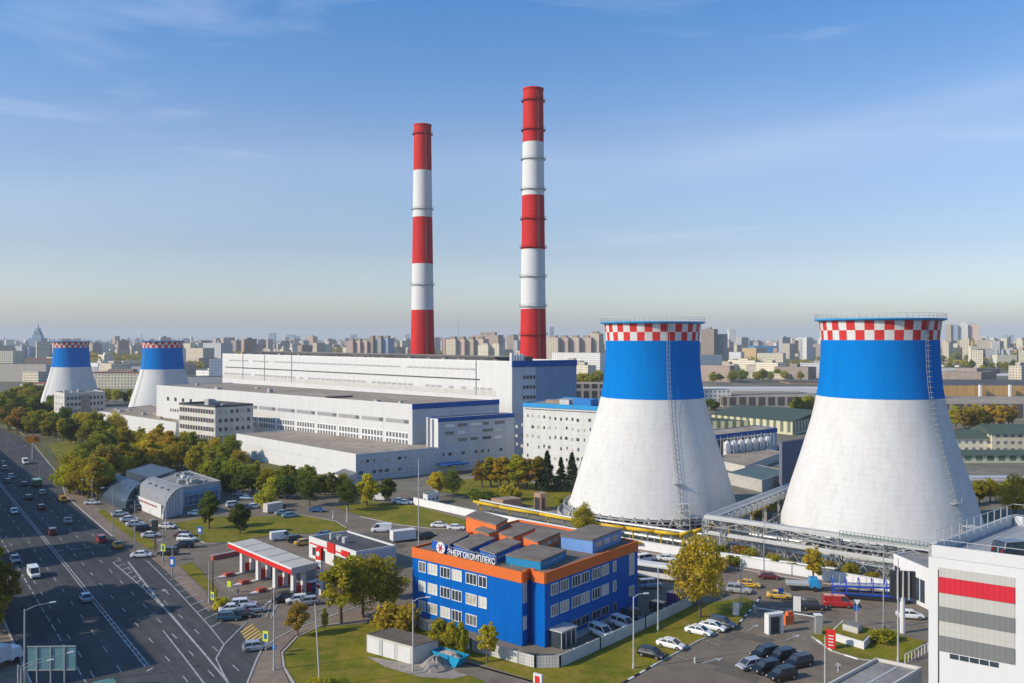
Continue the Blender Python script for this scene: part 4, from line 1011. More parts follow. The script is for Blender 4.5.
# ---------------- garage shed by the debris ----------------
B = Bld('garage_shed', 'white shed with sagging brown roof beside the blue skip', (413,646), (366.7,633.5), (438.6,639.5), 3.0)
B.body(W['stone'], W['garage_roof'], .12, W['garage_roof'])
for k in range(3): B.panel('L', .5+k*B.l2/3, B.l2/3*(k+1)-.3, .1, 2.5, W['white'], 'garage_door', .05)
t = thing('skip', 'turquoise rubble skip full of debris beside the white shed', 'skip', T(450,664), R(-38))
m = MB(); sk = plain('skip_blue', (.02,.30,.50), .6)
x0,x1,y = 2.0,2.9,1.1
vs_ = [(-x0,-y,.2),(x0,-y,.2),(x0,y,.2),(-x0,y,.2),(-x1,-y,1.7),(x1,-y,1.7),(x1,y,1.7),(-x1,y,1.7)]
m.add(vs_, [(3,2,1,0),(0,1,5,4),(1,2,6,5),(2,3,7,6),(3,0,4,7)])
for a_, b_ in ((4,5),(5,6),(6,7),(7,4)): m.bar(vs_[a_], vs_[b_], .15)
m.build('tub', sk, t)
def heap(name, mat, r, h, parent=None, n=14, seed=1, base=(0,0,0), sx=1, sy=1):
    rnd = random.Random(seed); m = MB(); rows = 5; vs = [(0,0,h)]
    for i in range(1, rows+1):
        for k in range(n):
            a = 2*math.pi*k/n; q = r*i/rows*rnd.uniform(.85,1.15); z = h*(1-(i/rows)**1.3)*rnd.uniform(.75,1.2) if i < rows else 0
            vs.append((math.cos(a)*q*sx, math.sin(a)*q*sy, max(0,z)))
    vs = [(x+base[0],y_+base[1],z+base[2]) for x,y_,z in vs]
    fs = [(0,1+k,1+(k+1)%n) for k in range(n)]
    for i in range(rows-1):
        for k in range(n): fs.append((1+i*n+k,1+(i+1)*n+k,1+(i+1)*n+(k+1)%n,1+i*n+(k+1)%n))
    m.add(vs, fs); return m.build(name, mat, parent)
heap('debris', W['gravel'], 1.7, .7, t, seed=3, base=(0,0,1.45), sx=1.3, sy=.6)
o = heap('rubble_heap', ground_mat('rubble', (.30,.27,.25), (.20,.185,.175), (.36,.31,.27), .3, 1.2, 5), 2.8, 1.9, None, seed=8); o.location = T(436,668); tag(o, 'grey rubble heap on gravel next to the turquoise skip', 'rubble heap')
# ---------------- fuel station ----------------
cz = 6.2
a, b, c = T(229.3,542.5,cz), T(291.8,568.5,cz), T(317,562.5,cz)
B = Bld('fuel_canopy', 'pale fuel station canopy with red fascia on four rows of white pillars', b, a, c, cz, cat='canopy')
B.block('canopy_slab', 0, 0, cz-1.0, B.l1, B.l2, cz-.15, W['white'])
B.block('roof', .3, .3, cz-.149, B.l1-.3, B.l2-.3, cz-.05, plain('pale_membrane', (.50,.47,.41), .8, var=.1))
for k in range(1,5): B.block('roof_seam', .3, B.l2*k/5-.1, cz-.049, B.l1-.3, B.l2*k/5+.1, cz+.02, W['steel'])
B.panel('L', -.15, B.l2+.15, cz-1.1, cz-.2, W['red'], 'red_fascia', .2); B.panel('L', -.15, B.l2+.15, cz-.18, cz+.12, W['white_trim'], 'white_edge', .22)
B.panel('R', -.15, B.l1+.15, cz-1.1, cz+.1, W['galv'], 'end_fascia', .2)
for k in range(4):
    bb = B.l2*(.06+k*.27)
    for aa in (B.l1*.22, B.l1*.62): B.block('pillar', aa, bb, 0, aa+.7, bb+1.1, cz-1.01, W['white'])
    o_ = B.block('pump_island', B.l1*.05, bb-.1, .02, B.l1*.95, bb+1.2, .2, W['kerb'])
    for aa in (B.l1*.42, B.l1*.8): B.block('fuel_pump', aa, bb+.2, .2, aa+.8, bb+.9, 2.0, W['red'])
CAN = B
for k in range(4):
    q = B.N+B.e2*(B.l2*(.08+k*.27))-B.e1*2.2
    t = thing('island_guard', '', 'bollard', q, math.atan2(B.e1.y,B.e1.x)); auto(t, 'red guard block with white nose before a fuel island', PX(q))
    m = MB(); m.box(-.4,-.7,0,1.3,.7,.8); m.build('guard_block', plain('dull_red', (.42,.10,.08), .6) if k == 0 else bpy.data.materials['dull_red'], t)
    m = MB(); m.prism([(-2.2,0),(-.42,-.8),(-.42,.8)], 0, .25); m.build('nose', W['white'], t)
B = Bld('fuel_shop', 'white fuel station shop with dark flat roof and red signs', (356,551.5), (309,536), (396,545), 4.8)
B.body(W['white'], W['roof_dark'], .4, W['white'])
B.panel('L', B.l2*.3, B.l2*.98, 3.2, 3.5, W['red'], 'red_stripe', .06); B.panel('L', B.l2*.42, B.l2*.58, 2.8, 4.9, W['red'], 'red_sign', .25); B.panel('L', B.l2*.12, B.l2*.28, 3.0, 4.2, W['red'], 'red_sign', .25)
B.panel('L', B.l2*.02, B.l2*.45, .2, 2.5, W['glass'], 'shop_window', .05); B.panel('L', B.l2*.64, B.l2*.74, .1, 2.6, W['glass'], 'door', .05); B.panel('L', B.l2*.84, B.l2*.92, .8, 2.6, W['glass'], 'window', .05)
B.panel('R', 0, B.l1, 0, 4.3, W['hall_blue'], 'side_wall', .04); roofbits(B, 4, 3, 4.4, .6, 1.4)
# price pylon
p = T(319.5, 594.5); t = thing('price_pylon', 'tall white fuel price pylon with red head beside trees', 'sign', p, R(-38))
m = MB(); m.box(-.75,-.3,0,.75,.3,6.8); m.build('panel', W['white'], t)
m = MB(); m.box(-.8,-.35,6.82,.8,.35,9.2); h_ = m.build('red_head', W['red'], t)
m = MB(); m.cyl((0,-.37,8.0), (0,-.42,8.0), .5, .5, 16); m.bar((-.35,-.45,8.0),(.35,-.45,8.0),.12,.1); m.build('emblem', W['white_trim'], h_)
for k in range(6): m = MB(); m.box(-.65,-.33,1.4+k*.9,.65,-.302,1.95+k*.9); m.build('price_row', W['steel'] if k % 2 else plain('dark_red', (.3,.05,.05), .5), t)
t = thing('red_barrier', 'low red and grey flower barrier at the station entrance', 'barrier', T(212,560)); q = T(244,553.5)-T(212,560)
m = MB(); m.bar((0,0,.5), (q.x,q.y,.5), 1.2, 1.0); m.build('block', bpy.data.materials['dull_red'], t)
m = MB(); m.bar((-.1,-.1,1.03), (q.x,q.y,1.03), .7, .08); m.build('top', W['galv'], t)
# ---------------- showrooms with barrel roofs ----------------
def barrel(label, pL, pN, pR, hmax, wallm, roofm_, glassm):
    """front (arched end) seen between pN and pR; roof runs from pN to pL"""
    N, L, R_ = T(*pN), T(*pL), T(*pR)
    e2 = (L-N); l2 = e2.length; e2.normalize(); e1 = (R_-N); l1 = e1.length; e1.normalize()
    t = thing('barrel_showroom', label, 'showroom', N)
    P = lambda a, b, z: tuple((e1*a+e2*b)[:2])+(z,)
    n = 14; arc = []
    for k in range(n+1):                     # quarter-round shell: vertical at the lit side, level at the back
        a = math.pi/2*k/n; arc.append((l1*(1-math.cos(a)), 1.2+(hmax-1.2)*math.sin(a)))
    m = MB()
    for (a0,z0),(a1,z1) in zip(arc, arc[1:]):
        m.add([P(a0,-.6,z0),P(a0,l2,z0),P(a1,l2,z1),P(a1,-.6,z1)], [(0,3,2,1)])
        m.add([P(a0,-.6,z0-.35),P(a0,l2,z0-.35),P(a1,l2,z1-.35),P(a1,-.6,z1-.35)], [(0,1,2,3)])
        m.add([P(a0,-.6,z0-.35),P(a1,-.6,z1-.35),P(a1,-.6,z1),P(a0,-.6,z0)], [(0,1,2,3)])
    r = m.build('curved_roof', roofm_, t)
    m = MB(); m.prism([P(0,0,0)[:2],P(0,l2,0)[:2],P(.3,l2,0)[:2],P(.3,0,0)[:2]], 0, 1.4); m.build('wall', wallm, t)
    ptsf = [P(.2,0,0)]+[P(a,0,z-.35) for a,z in arc if a > .2]+[P(l1,0,0)]
    m = MB(); m.add(ptsf, [list(range(len(ptsf)))]); m.add([P(a+.0,0.2,z) for a,z in [(0.2,0)]]+[P(l1,.2,0),P(l1,.2,hmax-.35)], [(0,1,2)]); m.build('arched_front', glassm, t)
    m = MB()
    for k in range(1,6): a_ = l1*k/6; zz_ = 1.2+(hmax-1.2)*math.sin(math.acos(1-a_/l1))-.4; m.bar(P(a_,-.08,0), P(a_,-.08,zz_), .14)
    m.bar(P(.2,-.08,2.8), P(l1,-.08,2.8), .14); m.build('mullions', W['galv'], t)
    m = MB(); m.prism([P(l1,0,0)[:2],P(l1+.3,0,0)[:2],P(l1+.3,l2,0)[:2],P(l1,l2,0)[:2]], 0, hmax-.01); m.build('wall', wallm, t)
    m = MB(); m.prism([P(.3,l2,0)[:2],P(l1,l2,0)[:2],P(l1,l2-.3,0)[:2],P(.3,l2-.3,0)[:2]], 0, 3); m.build('wall', wallm, t)
    for k in range(4):                       # row of rooflights
        b0 = l2*(k+.6)/5; a_, z_ = arc[9]; a2, z2 = arc[10]
        m = MB(); m.add([P(a_,b0,z_+.12),P(a_,b0+1.6,z_+.12),P(a2,b0+1.6,z2+.12),P(a2,b0,z2+.12)], [(0,3,2,1)]); m.build('rooflight', W['glass'], r)
    return t, P, l1, l2
navy = plain('slate_blue_sheet', (.07,.105,.15), .4, .3); pale = grid('pale_roof_sheet', (.29,.295,.30), (.20,.205,.21), .8, 40, .05, rough=.5, var=.15)
barrel('dark slate barrel roofed showroom at left, partly under autumn trees', (100,500), (125,511.5), (141,504), 6.4, navy, navy, W['glass'])
t, P, l1, l2 = barrel('pale barrel roofed showroom facing the avenue', (133.5,507), (163,519.5), (182,514), 7.8, W['white'], pale, W['hall_blue'])
m = MB(); m.add([P(-.22,l2*.05,.2),P(-.22,l2*.95,.2),P(-.05,l2*.95,3.9),P(-.05,l2*.05,3.9)], [(3,2,1,0)]); m.build('white_front_wall', W['white'], t)
m = MB()
for k in range(7): m.bar(P(-.3,l2*(.2+k*.09),2.9), P(-.3,l2*(.25+k*.09),2.9), .08, .5)
m.build('red_lettering', plain('faded_red', (.45,.18,.15), .6), t)
B = Bld('showroom_hall', 'flat roofed grey showroom hall with white rooftop units', T(182,487.2,6.0), T(152,476,6.0), T(220.5,480.5,6.0), 6.0)
B.body(plain('grey_blue_wall', (.36,.42,.50), .6), W['roof_grey'], .4, W['steel'])
B.panel('R', 1, B.l1-1, .3, 3.4, grid('shop_glazing', (.10,.16,.24), (.4,.44,.5), 2, 1.6, .12), 'shop_glazing', .06)
B.panel('R', 0, B.l1, 3.6, 4.3, plain('sky_blue_band', (.18,.34,.55), .5), 'blue_band', .1)
roofbits(B, 16, 4, 5.6, 1.0, 2.4, 'white')
B = Bld('showroom_hall', 'dark blue flat roof between the barrel showrooms and trees', T(152,478,6.4), T(126,470.5,6.4), T(176,470,6.4), 6.4); B.body(navy, plain('slate_roof', (.10,.14,.19), .7), .2)
# ---------------- works and housing beyond the plant ----------------
F = {}
def fac(key, wall, win=(.17,.18,.20), w=3.2, h=3.0, mt=.85):
    wall = tuple(min(.85, c*1.22) for c in wall); F[key] = grid('facade_'+key, win, wall, w, h, mt, rough=.7, var=.12, objrand=.25, cell2=tuple(c*1.8 for c in win))
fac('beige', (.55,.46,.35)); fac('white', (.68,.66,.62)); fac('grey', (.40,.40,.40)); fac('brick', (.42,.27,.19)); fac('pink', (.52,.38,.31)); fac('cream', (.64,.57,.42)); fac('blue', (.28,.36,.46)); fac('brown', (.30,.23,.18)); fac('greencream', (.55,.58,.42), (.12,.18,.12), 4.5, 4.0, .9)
ROOFS = [W['roof_brown'], W['roof_grey'], W['roof_dark']]
greenroof = plain('dark_green_roof', (.075,.105,.085), .8)
def FB(name, label, x0, x1, ytop, Y, depth, key, roof=None, az=None, cat='building', group=None):
    return far_box(name, label, x0, x1, ytop, Y, depth, F.get(key) or key, roof or W['roof_grey'], az, group, cat=cat)
def top_box(o, L, z, d, frac=.3, hh=3, mat=None, name='roof_house', pos=.5):
    m = MB(); m.box(-L*frac/2+L*(pos-.5), d*.3, z+.01, L*frac/2+L*(pos-.5), d*.7, z+hh); m.build(name, mat or W['roof_brown'], o)
def spire(o, x, z, h, r=2, d=5, mat=None): m = MB(); m.cyl((x,d,z+.02), (x,d,z+h), r, .1, 6); m.build('spire', mat or W['steel'], o)
# behind/right of the middle tower
FB('workshop', 'long dark green roofed workshop with cream windowed walls between the cooling towers', 706, 786, 421, 470, 40, grid('cream_bays', (.16,.20,.12), (.62,.57,.38), 4.2, 9, 1.1), greenroof)
m = MB()
B = Bld('green_roof_workshop', 'big grey green pitched roof behind blue substation building', T(792.5,421.5,7), T(711,414,7), T(840,412,7), 7.0); B.body(grid('cream_piers', (.17,.2,.14), (.64,.59,.40), 4.4, 12, 1.2), greenroof, .3)
m = MB(); a, b_ = B.l1, B.l2
vs_ = [B.p(-.5,-.5,7.0),B.p(a+.5,-.5,7.0),B.p(a+.5,b_+.5,7.0),B.p(-.5,b_+.5,7.0),B.p(a/2,-.5,10.2),B.p(a/2,b_+.5,10.2)]
m.add(vs_, [(0,4,5,3),(1,2,5,4),(0,1,4),(2,3,5)]); m.build('pitched_roof', greenroof, B.t)
B = Bld('substation_building', 'dark substation hall with deep blue fascia between cooling towers', T(711,435.5,10), T(690,432,10), T(777,428,10), 10); B.body(W['hall_blue'], W['roof_brown'], .3, W['blue_trim'])
B.panel('R', -.1, B.l1+.1, 8.2, 10.05, W['blue_trim'], 'blue_fascia', .2); B.panel('R', 1, B.l1*.78, .2, 7.8, W['dark'], 'open_bay', .06)
for k in range(7):
    t = thing('process_tank', '', 'tank', B.N+B.e1*(4+k*4.7)-Vector((B.e1.y*-1, B.e1.x, 0))*5*1.0); t.scale = (1.3,1.3,1.25); auto(t, 'white process tank before the dark substation hall', PX(t.location))
    m = MB(); m.cyl((0,0,1), (0,0,5.5), 1.3, 1.3, 12); m.cyl((0,0,5.5), (0,0,6.4), 1.3, .3, 12); m.build('vessel', W['white'], t)
    m = MB()
    for s_ in (-1,1): m.bar((s_*1.6,-1.7,0),(s_*1.6,-1.7,7.4),.16); m.bar((s_*1.6,1.7,0),(s_*1.6,1.7,7.4),.16)
    m.bar((-1.6,-1.7,7.3),(1.6,-1.7,7.3),.16); m.bar((-1.6,-1.7,3.6),(1.6,-1.7,3.6),.16); m.build('frame', W['galv'], t)
B = Bld('low_concrete_shed', 'low teal roofed shed below the white process tanks', T(762,480,4), T(728,472.5,4), T(790,471,4), 4.0); B.body(W['concrete'], plain('teal_grey_roof', (.10,.15,.16), .7), .2)
B = Bld('violet_silo_building', 'violet grey block tucked against the nearest cooling tower', T(782,441,16), T(779,440.5,16), T(830,434,16), 15.5); B.body(plain('violet_grey_sheet', (.17,.17,.235), .5), W['roof_dark'], .3)
B = Bld('flat_yard_shed', 'pale flat roof beside the violet grey block', T(745,466,3), T(712,459,3), T(782,452,3), 3.0); B.body(W['stone'], W['roof_brown'], .2)
# white long building and others beyond
FB('flat_building', 'white block with square windows right behind the middle tower', 704, 731, 390, 640, 14, 'white', W['roof_grey'])
FB('long_hall', 'very long low white hall spanning between the two near towers', 700, 830, 388, 790, 20, W['white'], W['white'])
FB('depot_shed', 'grey roofed depot with dark open bays and a white gable', 723, 830, 397, 630, 70, grid('open_bays', (.09,.085,.08), (.38,.34,.29), 7, 14, 1.0), W['roof_brown'])
FB('brick_hall', 'orange brick hall with dark roof left of the nearest tower rim', 790, 832, 383, 950, 40, plain('orange_brick', (.48,.26,.10), .9), W['roof_dark'])
FB('office_block', 'beige three storey block in the open ground between towers', 746, 785, 365, 1250, 30, 'beige', W['roof_brown'])
FB('office_block', 'grey glazed block beside the beige three storey one', 784, 806, 367, 1300, 30, 'grey', W['roof_grey'])
FB('framed_block', 'tan block with dark red central panel', 742, 756, 348, 1900, 30, plain('tan', (.6,.42,.22), .8), W['roof_grey'])
FB('factory_block', 'pale block left of the tan one', 729, 741, 352, 1850, 30, 'white')
FB('factory_block', 'pair of cream blocks right of the tan one', 757, 783, 353, 1750, 30, 'cream')
FB('blue_factory', 'bright blue factory roof on the skyline between the near towers', 754, 786, 346, 2500, 80, plain('blue_sheet', (.05,.22,.42), .6), plain('blue_roof', (.05,.22,.42), .6))
FB('white_tower', 'slender pale tower block standing alone between the near towers', 729, 736, 329, 3300, 25, 'white')
o, L, z, d = FB('apartment_tower', 'brown brick apartment tower just right of the middle cooling tower rim', 701, 714, 329, 1500, 25, 'brown', W['roof_brown']); top_box(o, L, z, d)
FB('apartment_tower', 'darker apartment tower joined at right of the brown one', 714, 724, 334, 1520, 25, 'grey', W['roof_dark'])
FB('slab_block', 'white slab block under the brown towers', 700, 722, 355, 1100, 16, 'white', W['roof_grey'], 70)
FB('slab_block', 'white slab block with grey end right of the boiler hall', 552, 600, 352.5, 1200, 18, 'white', W['roof_grey'])
for i, (x, w) in enumerate(((549,12),(561,10),(572,10),(583,11),(593,9))):
    o, L, z, d = FB('apartment_house', '', x-5, x-5+w+2, 337.5-(i==4)*4, 1650, 22, 'pink' if i % 2 else 'beige', W['roof_brown']); auto(o, 'rose and beige gabled house right of taller chimney foot', x); top_box(o, L, z, d, .5, 4)
for i, (x, w) in enumerate(((446,9),(455,9),(464,9),(473,10))):
    o, L, z, d = FB('apartment_house', '', x, x+w+.5, 339, 1750, 22, 'beige' if i % 2 == 0 else 'pink', W['roof_brown']); auto(o, 'beige gabled apartment house between the two chimneys', x); top_box(o, L, z, d, .5, 5)
o, L, z, d = FB('apartment_tower', 'stepped rose apartment tower right of the gabled houses between chimneys', 474, 498, 335, 1900, 25, 'pink', W['roof_dark']); top_box(o, L, z, d, .6, 6)
for i, x in enumerate((478, 489)): o, L, z, d = FB('cream_house', '', x, x+10, 345, 1500, 20, 'cream', W['roof_brown']); auto(o, 'cream house with arched roofline in front of the rose tower', x); top_box(o, L, z, d, .6, 3, F['cream'])
for i, (x, w, y, k) in enumerate(((346,7,341,'pink'),(353,7,341,'pink'),(360,7,341,'pink'),(366,7,338,'brown'),(373,8,338,'grey'),(381,7,338,'blue'))):
    o, L, z, d = FB('apartment_house', '', x, x+w, y, 1850, 22, k, W['roof_brown']); auto(o, '%s tower left of the left chimney foot' % {'pink':'salmon','brown':'brown','grey':'grey','blue':'dark blue'}[k], x); top_box(o, L, z, d, .5, 5)
o, L, z, d = FB('spired_tower', 'pale spired tower just left of the left chimney foot', 389, 397, 342, 2600, 20, 'beige'); top_box(o, L, z, d, .6, 12); spire(o, 0, z+12, 22, 3, 10)
t = thing('lattice_mast', 'thin lattice mast on the skyline between the two chimneys', 'mast', at(458,2300)); m = MB(); m.cyl((0,0,0), (0,0,108), 1.4, .5, 4); m.build('mast', W['steel'], t)
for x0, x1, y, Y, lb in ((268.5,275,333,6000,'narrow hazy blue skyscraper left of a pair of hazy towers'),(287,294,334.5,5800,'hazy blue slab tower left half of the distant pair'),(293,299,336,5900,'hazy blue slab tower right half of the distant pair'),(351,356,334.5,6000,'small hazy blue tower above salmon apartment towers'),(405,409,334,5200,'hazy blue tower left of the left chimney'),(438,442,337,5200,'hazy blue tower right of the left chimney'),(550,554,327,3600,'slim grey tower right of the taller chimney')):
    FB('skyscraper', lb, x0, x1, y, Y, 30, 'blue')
# the stepped high-rise at far left
t, L, z, d = FB('stepped_tower', 'dark stepped palace-like tower on the far left skyline', 29, 41, 338, 2400, 30, 'blue', W['roof_dark'])
for fr, h0, h1 in ((.75, z+.01, z+9), (.5, z+9.02, z+18), (.28, z+18.02, z+27)): m = MB(); m.box(-L*fr/2, 8, h0, L*fr/2, 22, h1); m.build('setback_tier', F['blue'], t)
spire(t, 0, z+27, 18, 3, 15)
for x0, x1, y in ((22,29,347),(41,50,345),(13,22,346)): o, L, z, d = FB('apartment_tower', '', x0, x1, y, 2300, 25, 'blue' if x0 > 15 else 'grey'); auto(o, 'dark block at the foot of the stepped palace-like tower', x0)
t, L, z, d = FB('spired_tower', 'faint pale spired tower at the left edge of the skyline', 1, 6, 345, 5200, 25, 'grey'); spire(t, 0, z, 70, 8, 12)
t, L, z, d = FB('spired_tower', 'faint spire just left of the second small cooling tower', 138, 143, 341, 4800, 25, 'grey'); spire(t, 0, z, 55, 7, 12)
FB('factory_hall', 'cream factory block at the left edge behind the beige hall', -20, 13, 351, 1250, 30, 'cream'); FB('factory_hall', 'long beige factory hall at the left edge', -30, 46, 364, 1000, 25, plain('beige_render', (.56,.50,.42), .9), W['roof_dark']); FB('factory_hall', 'dark red roofed hall behind the beige factory', 15, 52, 359, 1300, 60, 'brown', plain('maroon_roof', (.22,.07,.055), .8))
FB('red_roof_hall', 'small white hall with faded red roof among trees at left', 20, 43, 384, 760, 60, W['stone'], plain('faded_red_roof', (.42,.09,.07), .8), 100)
o, L, z, d = FB('long_office', 'long cream office with dark red trim between the two small cooling towers', 92, 142, 372, 860, 25, 'cream', W['roof_grey']); m = MB(); m.box(-L/2-.2,-.2,z-1.2,L/2+.2,-.01,z-.1); m.build('red_trim', plain('dark_red_trim', (.30,.06,.05), .7), o); top_box(o, L, z, d, .5, 2.5)
FB('long_office', 'pale hall behind the cream office between small cooling towers', 94, 150, 367, 1100, 30, W['white'], W['roof_grey'])
FB('apartment_block', 'tan apartment block right of the second small cooling tower', 186, 203, 348, 1500, 25, 'beige'); FB('apartment_block', 'dark grey pair of towers beside the tan apartment block', 203, 221, 343, 1700, 30, 'grey', W['roof_dark'])
FB('blue_shed', 'muted blue shed left of the tallest hall', 209, 232, 359, 900, 30, F['blue'], W['roof_grey']); FB('grey_shed', 'low dark shed left of the turbine hall', 186, 224, 377, 640, 20, W['steel'], W['roof_dark']); FB('grey_shed', 'grey shed between the boiler hall and middle tower', 575, 606, 384, 640, 30, grid('bays', (.05,.05,.05), (.35,.3,.27), 6, 12, 1), W['roof_brown'])
# right side
FB('orange_shed', 'long orange walled railway shed with dark roof at right', 935, 1090, 385.5, 750, 110, grid('orange_wall', (.60,.36,.14), (.42,.26,.12), 8, 30, .3), W['roof_dark'])
FB('grey_shed', 'long brown roofed shed with dark bays in front of the orange shed', 930, 1090, 404, 530, 70, grid('shed_bays', (.11,.10,.095), (.36,.31,.26), 9, 12, 1.0), W['roof_brown'])
for i, x in enumerate((981, 1011)): t, L, z, d = FB('stair_tower', '', x-.9, x+.9, 385, 744, 3, W['white'], W['white'], cat='tower'); auto(t, 'white stair tower against the long orange shed', x)
def gable(x0, x1, ytop, Y, depth, rise, label, key='greencream', az=None):
    o, L, z, d = FB('green_roof_building', label, x0, x1, ytop, Y, depth, key, greenroof, az)
    m = MB(); m.add([(-L/2-.6,-.8,z-.1),(L/2+.6,-.8,z-.1),(L/2+.6,d+.8,z-.1),(-L/2-.6,d+.8,z-.1),(-L/2-.6,d/2,z+rise),(L/2+.6,d/2,z+rise)], [(0,1,5,4),(2,3,4,5),(0,4,3),(1,2,5)]); m.build('pitched_roof', greenroof, o)
gable(955, 1060, 455, 348, 9, 1.6, 'cream and green panelled hall with dark green roof behind the nearest tower'); gable(992, 1100, 434, 378, 18, 3.4, 'taller cream building with green roof at the right edge', F['cream']); gable(955, 1000, 438, 380, 14, 3, 'small cream building with green roof next to the taller one', F['cream'])
FB('loading_dock', 'low grey loading dock below the cream and green hall', 970, 1050, 478, 305, 6, grid('dock_bays', (.04,.04,.045), (.62,.6,.58), 7, 9, .8), W['galv'])
for x0, x1, y, k in ((946,951,324,'beige'),(951,958,325,'blue'),(958,968,324,'white'),(967,979,325,'pink')): o, L, z, d = FB('high_rise', '', x0, x1, y, 2600, 28, k); auto(o, 'tall modern high rise right of the nearest cooling tower rim', x0); top_box(o, L, z, d, .5, 4, F[k])
FB('slab_block', 'long beige slab block at the foot of the tall high rises', 957, 993, 340, 2300, 20, 'beige'); FB('slab_block', 'cream slab block right of the long beige one', 991, 1000, 342, 2250, 20, 'cream')
o, L, z, d = FB('bell_tower', 'cream bell tower with gold spire among trees at right', 971, 977, 346, 1500, 9, W['cream']); m = MB(); m.cyl((0,4.5,z),(0,4.5,z+8),3,3,10); m.cyl((0,4.5,z+8),(0,4.5,z+12),3.4,.6,10); m.cyl((0,4.5,z+12),(0,4.5,z+17),.5,.1,6); m.build('gold_dome', plain('gold', (.65,.42,.10), .3, .7), o)
FB('apartment_block', 'narrow cream and grey apartment tower in front of bell tower', 972, 983, 350, 1350, 14, 'cream', W['roof_grey'])
o, L, z, d = FB('church', 'cream church with small domes near the right edge', 997, 1017, 355, 1500, 20, W['cream'], W['steel'])
for x in (-.35, -.05, .3): m = MB(); m.cyl((x*L,10,z),(x*L,10,z+7),2.6,2.6,10); m.cyl((x*L,10,z+7),(x*L,10,z+11),3,.2,10); m.build('dome', W['steel'], o)
FB('apartment_block', 'cream block cut off by the right edge of the picture', 1019, 1045, 350, 1300, 20, 'cream'); 
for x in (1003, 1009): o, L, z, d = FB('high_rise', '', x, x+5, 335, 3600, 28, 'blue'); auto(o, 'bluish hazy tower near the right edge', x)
FB('warehouse', 'white warehouse roof right of the nearest tower on open ground', 990, 1060, 375, 1150, 50, W['white'], W['white']); FB('warehouse', 'dark black box building beside the white warehouse', 987, 1000, 369.5, 1190, 20, W['dark'], W['dark']); FB('warehouse', 'pinkish low warehouse behind nearest tower', 940, 972, 368, 1280, 30, 'pink')
# random city fabric: individual blocks
rnd = random.Random(99)
TYPES = {'beige':'beige','white':'white','grey':'grey','brick':'brick red','pink':'salmon','cream':'cream','blue':'bluish','brown':'brown'}
def zone(px):
    for a, b, s in ((-200,45,'by the left edge'),(45,130,'by the two small cooling towers'),(130,225,'left of the white halls'),(225,330,'above the left halls'),(330,412,'left of the left chimney'),(412,520,'between the chimneys'),(520,602,'right of the taller chimney'),(602,705,'behind the middle cooling tower'),(705,765,'right of the middle tower'),(765,817,'left of the nearest tower'),(817,945,'behind the nearest tower'),(945,985,'right of the nearest tower'),(985,1300,'near the right edge')):
        if a <= px < b: return s
    return 'on the skyline'
def city_block(px, Y, w, h, key, az, tall, where):
    c = at(px, Y); d = rnd.uniform(13, 26) if not (tall == 'low wide') else rnd.uniform(25,60)
    o = thing('apartment_block' if tall != 'low wide' else 'warehouse', '', 'building', c, rotz_of(az), 'distant buildings of the city')
    m = MB(); m.prism([(-w/2,-d/2),(w/2,-d/2),(w/2,d/2),(-w/2,d/2)], 0, h, 0, 1); m.build('wall', [F[key], rnd.choice(ROOFS)], o)
    if Y < 3500 and rnd.random() < .7:
        s = rnd.uniform(.1,.3); m = MB(); m.box(-w*s, -d*.2, h+.01, w*s, d*.2, h+rnd.uniform(2,4)); m.build('roof_house', F[key], o)
    auto(o, '%s %s %s %s' % (TYPES[key], tall, 'warehouse' if tall == 'low wide' else 'apartment block', where), px)
keys = list(TYPES)
def blocked(px, Y, w):                      # keep the plant site clear
    c = at(px, Y); return False
n_city = 0
for i in range(285):
    px = rnd.uniform(-15, 1040)
    if 602 < px < 702 or 820 < px < 940:
        if rnd.random() < .85: continue
    q = rnd.random()
    Y = 1000+q**1.6*5200
    if 225 < px < 515: Y = 1400+q**1.5*4600
    k = rnd.choice(['beige','white','grey','cream','pink','white','beige','beige','cream','brown','brick'])
    r_ = rnd.random()
    if Y < 1700: w, h, tl = (rnd.uniform(25,60), rnd.uniform(6,12), 'low wide') if r_ < .65 else (rnd.uniform(25,55), rnd.uniform(14,20), 'mid-rise')
    elif r_ < .45: w, h, tl = rnd.uniform(20,60), rnd.uniform(16,28), 'mid-rise'
    elif r_ < .85: w, h, tl = rnd.uniform(14,40), rnd.uniform(26,44), 'tall'
    else: w, h, tl = rnd.uniform(18,30), rnd.uniform(48,60), 'very tall'
    city_block(px, Y, w, h, k, rnd.choice([-48,-55,-40,-62,-30,41]), tl, zone(px)); n_city += 1
# past the three hundred nearest blocks the city is one mass
m = MB(); r3 = random.Random(314)
for i in range(1500):
    px = r3.uniform(-20, 1045); Y = 2000+r3.random()**1.2*6500
    if r3.random() < .35: px = r3.choice((60,150,300,380,470,580,730,800,960,1010))+r3.gauss(0,14)
    c = at(px, Y); a = R(r3.choice((42,35,50,28))); w, d, h = r3.uniform(9,38), r3.uniform(9,18), r3.choice((9,14,18,26,26,34,40,48))*r3.uniform(.8,1.1)
    ca, sa = math.cos(a), math.sin(a)
    m.prism([(c.x+x*ca-y*sa, c.y+x*sa+y*ca) for x, y in ((0,0),(w,0),(w,d),(0,d))], 0, h, r3.randrange(6), 6)
    if r3.random() < .3: m.prism([(c.x+x*ca-y*sa, c.y+x*sa+y*ca) for x, y in ((w*.3,d*.3),(w*.6,d*.3),(w*.6,d*.7),(w*.3,d*.7))], h+.01, h+r3.uniform(2,6), r3.randrange(6), 6)
tag(m.build('distant_city', [F['beige'],F['white'],F['cream'],F['pink'],F['grey'],F['brick'],W['roof_brown']]), 'densely packed pale and brick blocks of the far city merging at the horizon', None, kind='stuff')
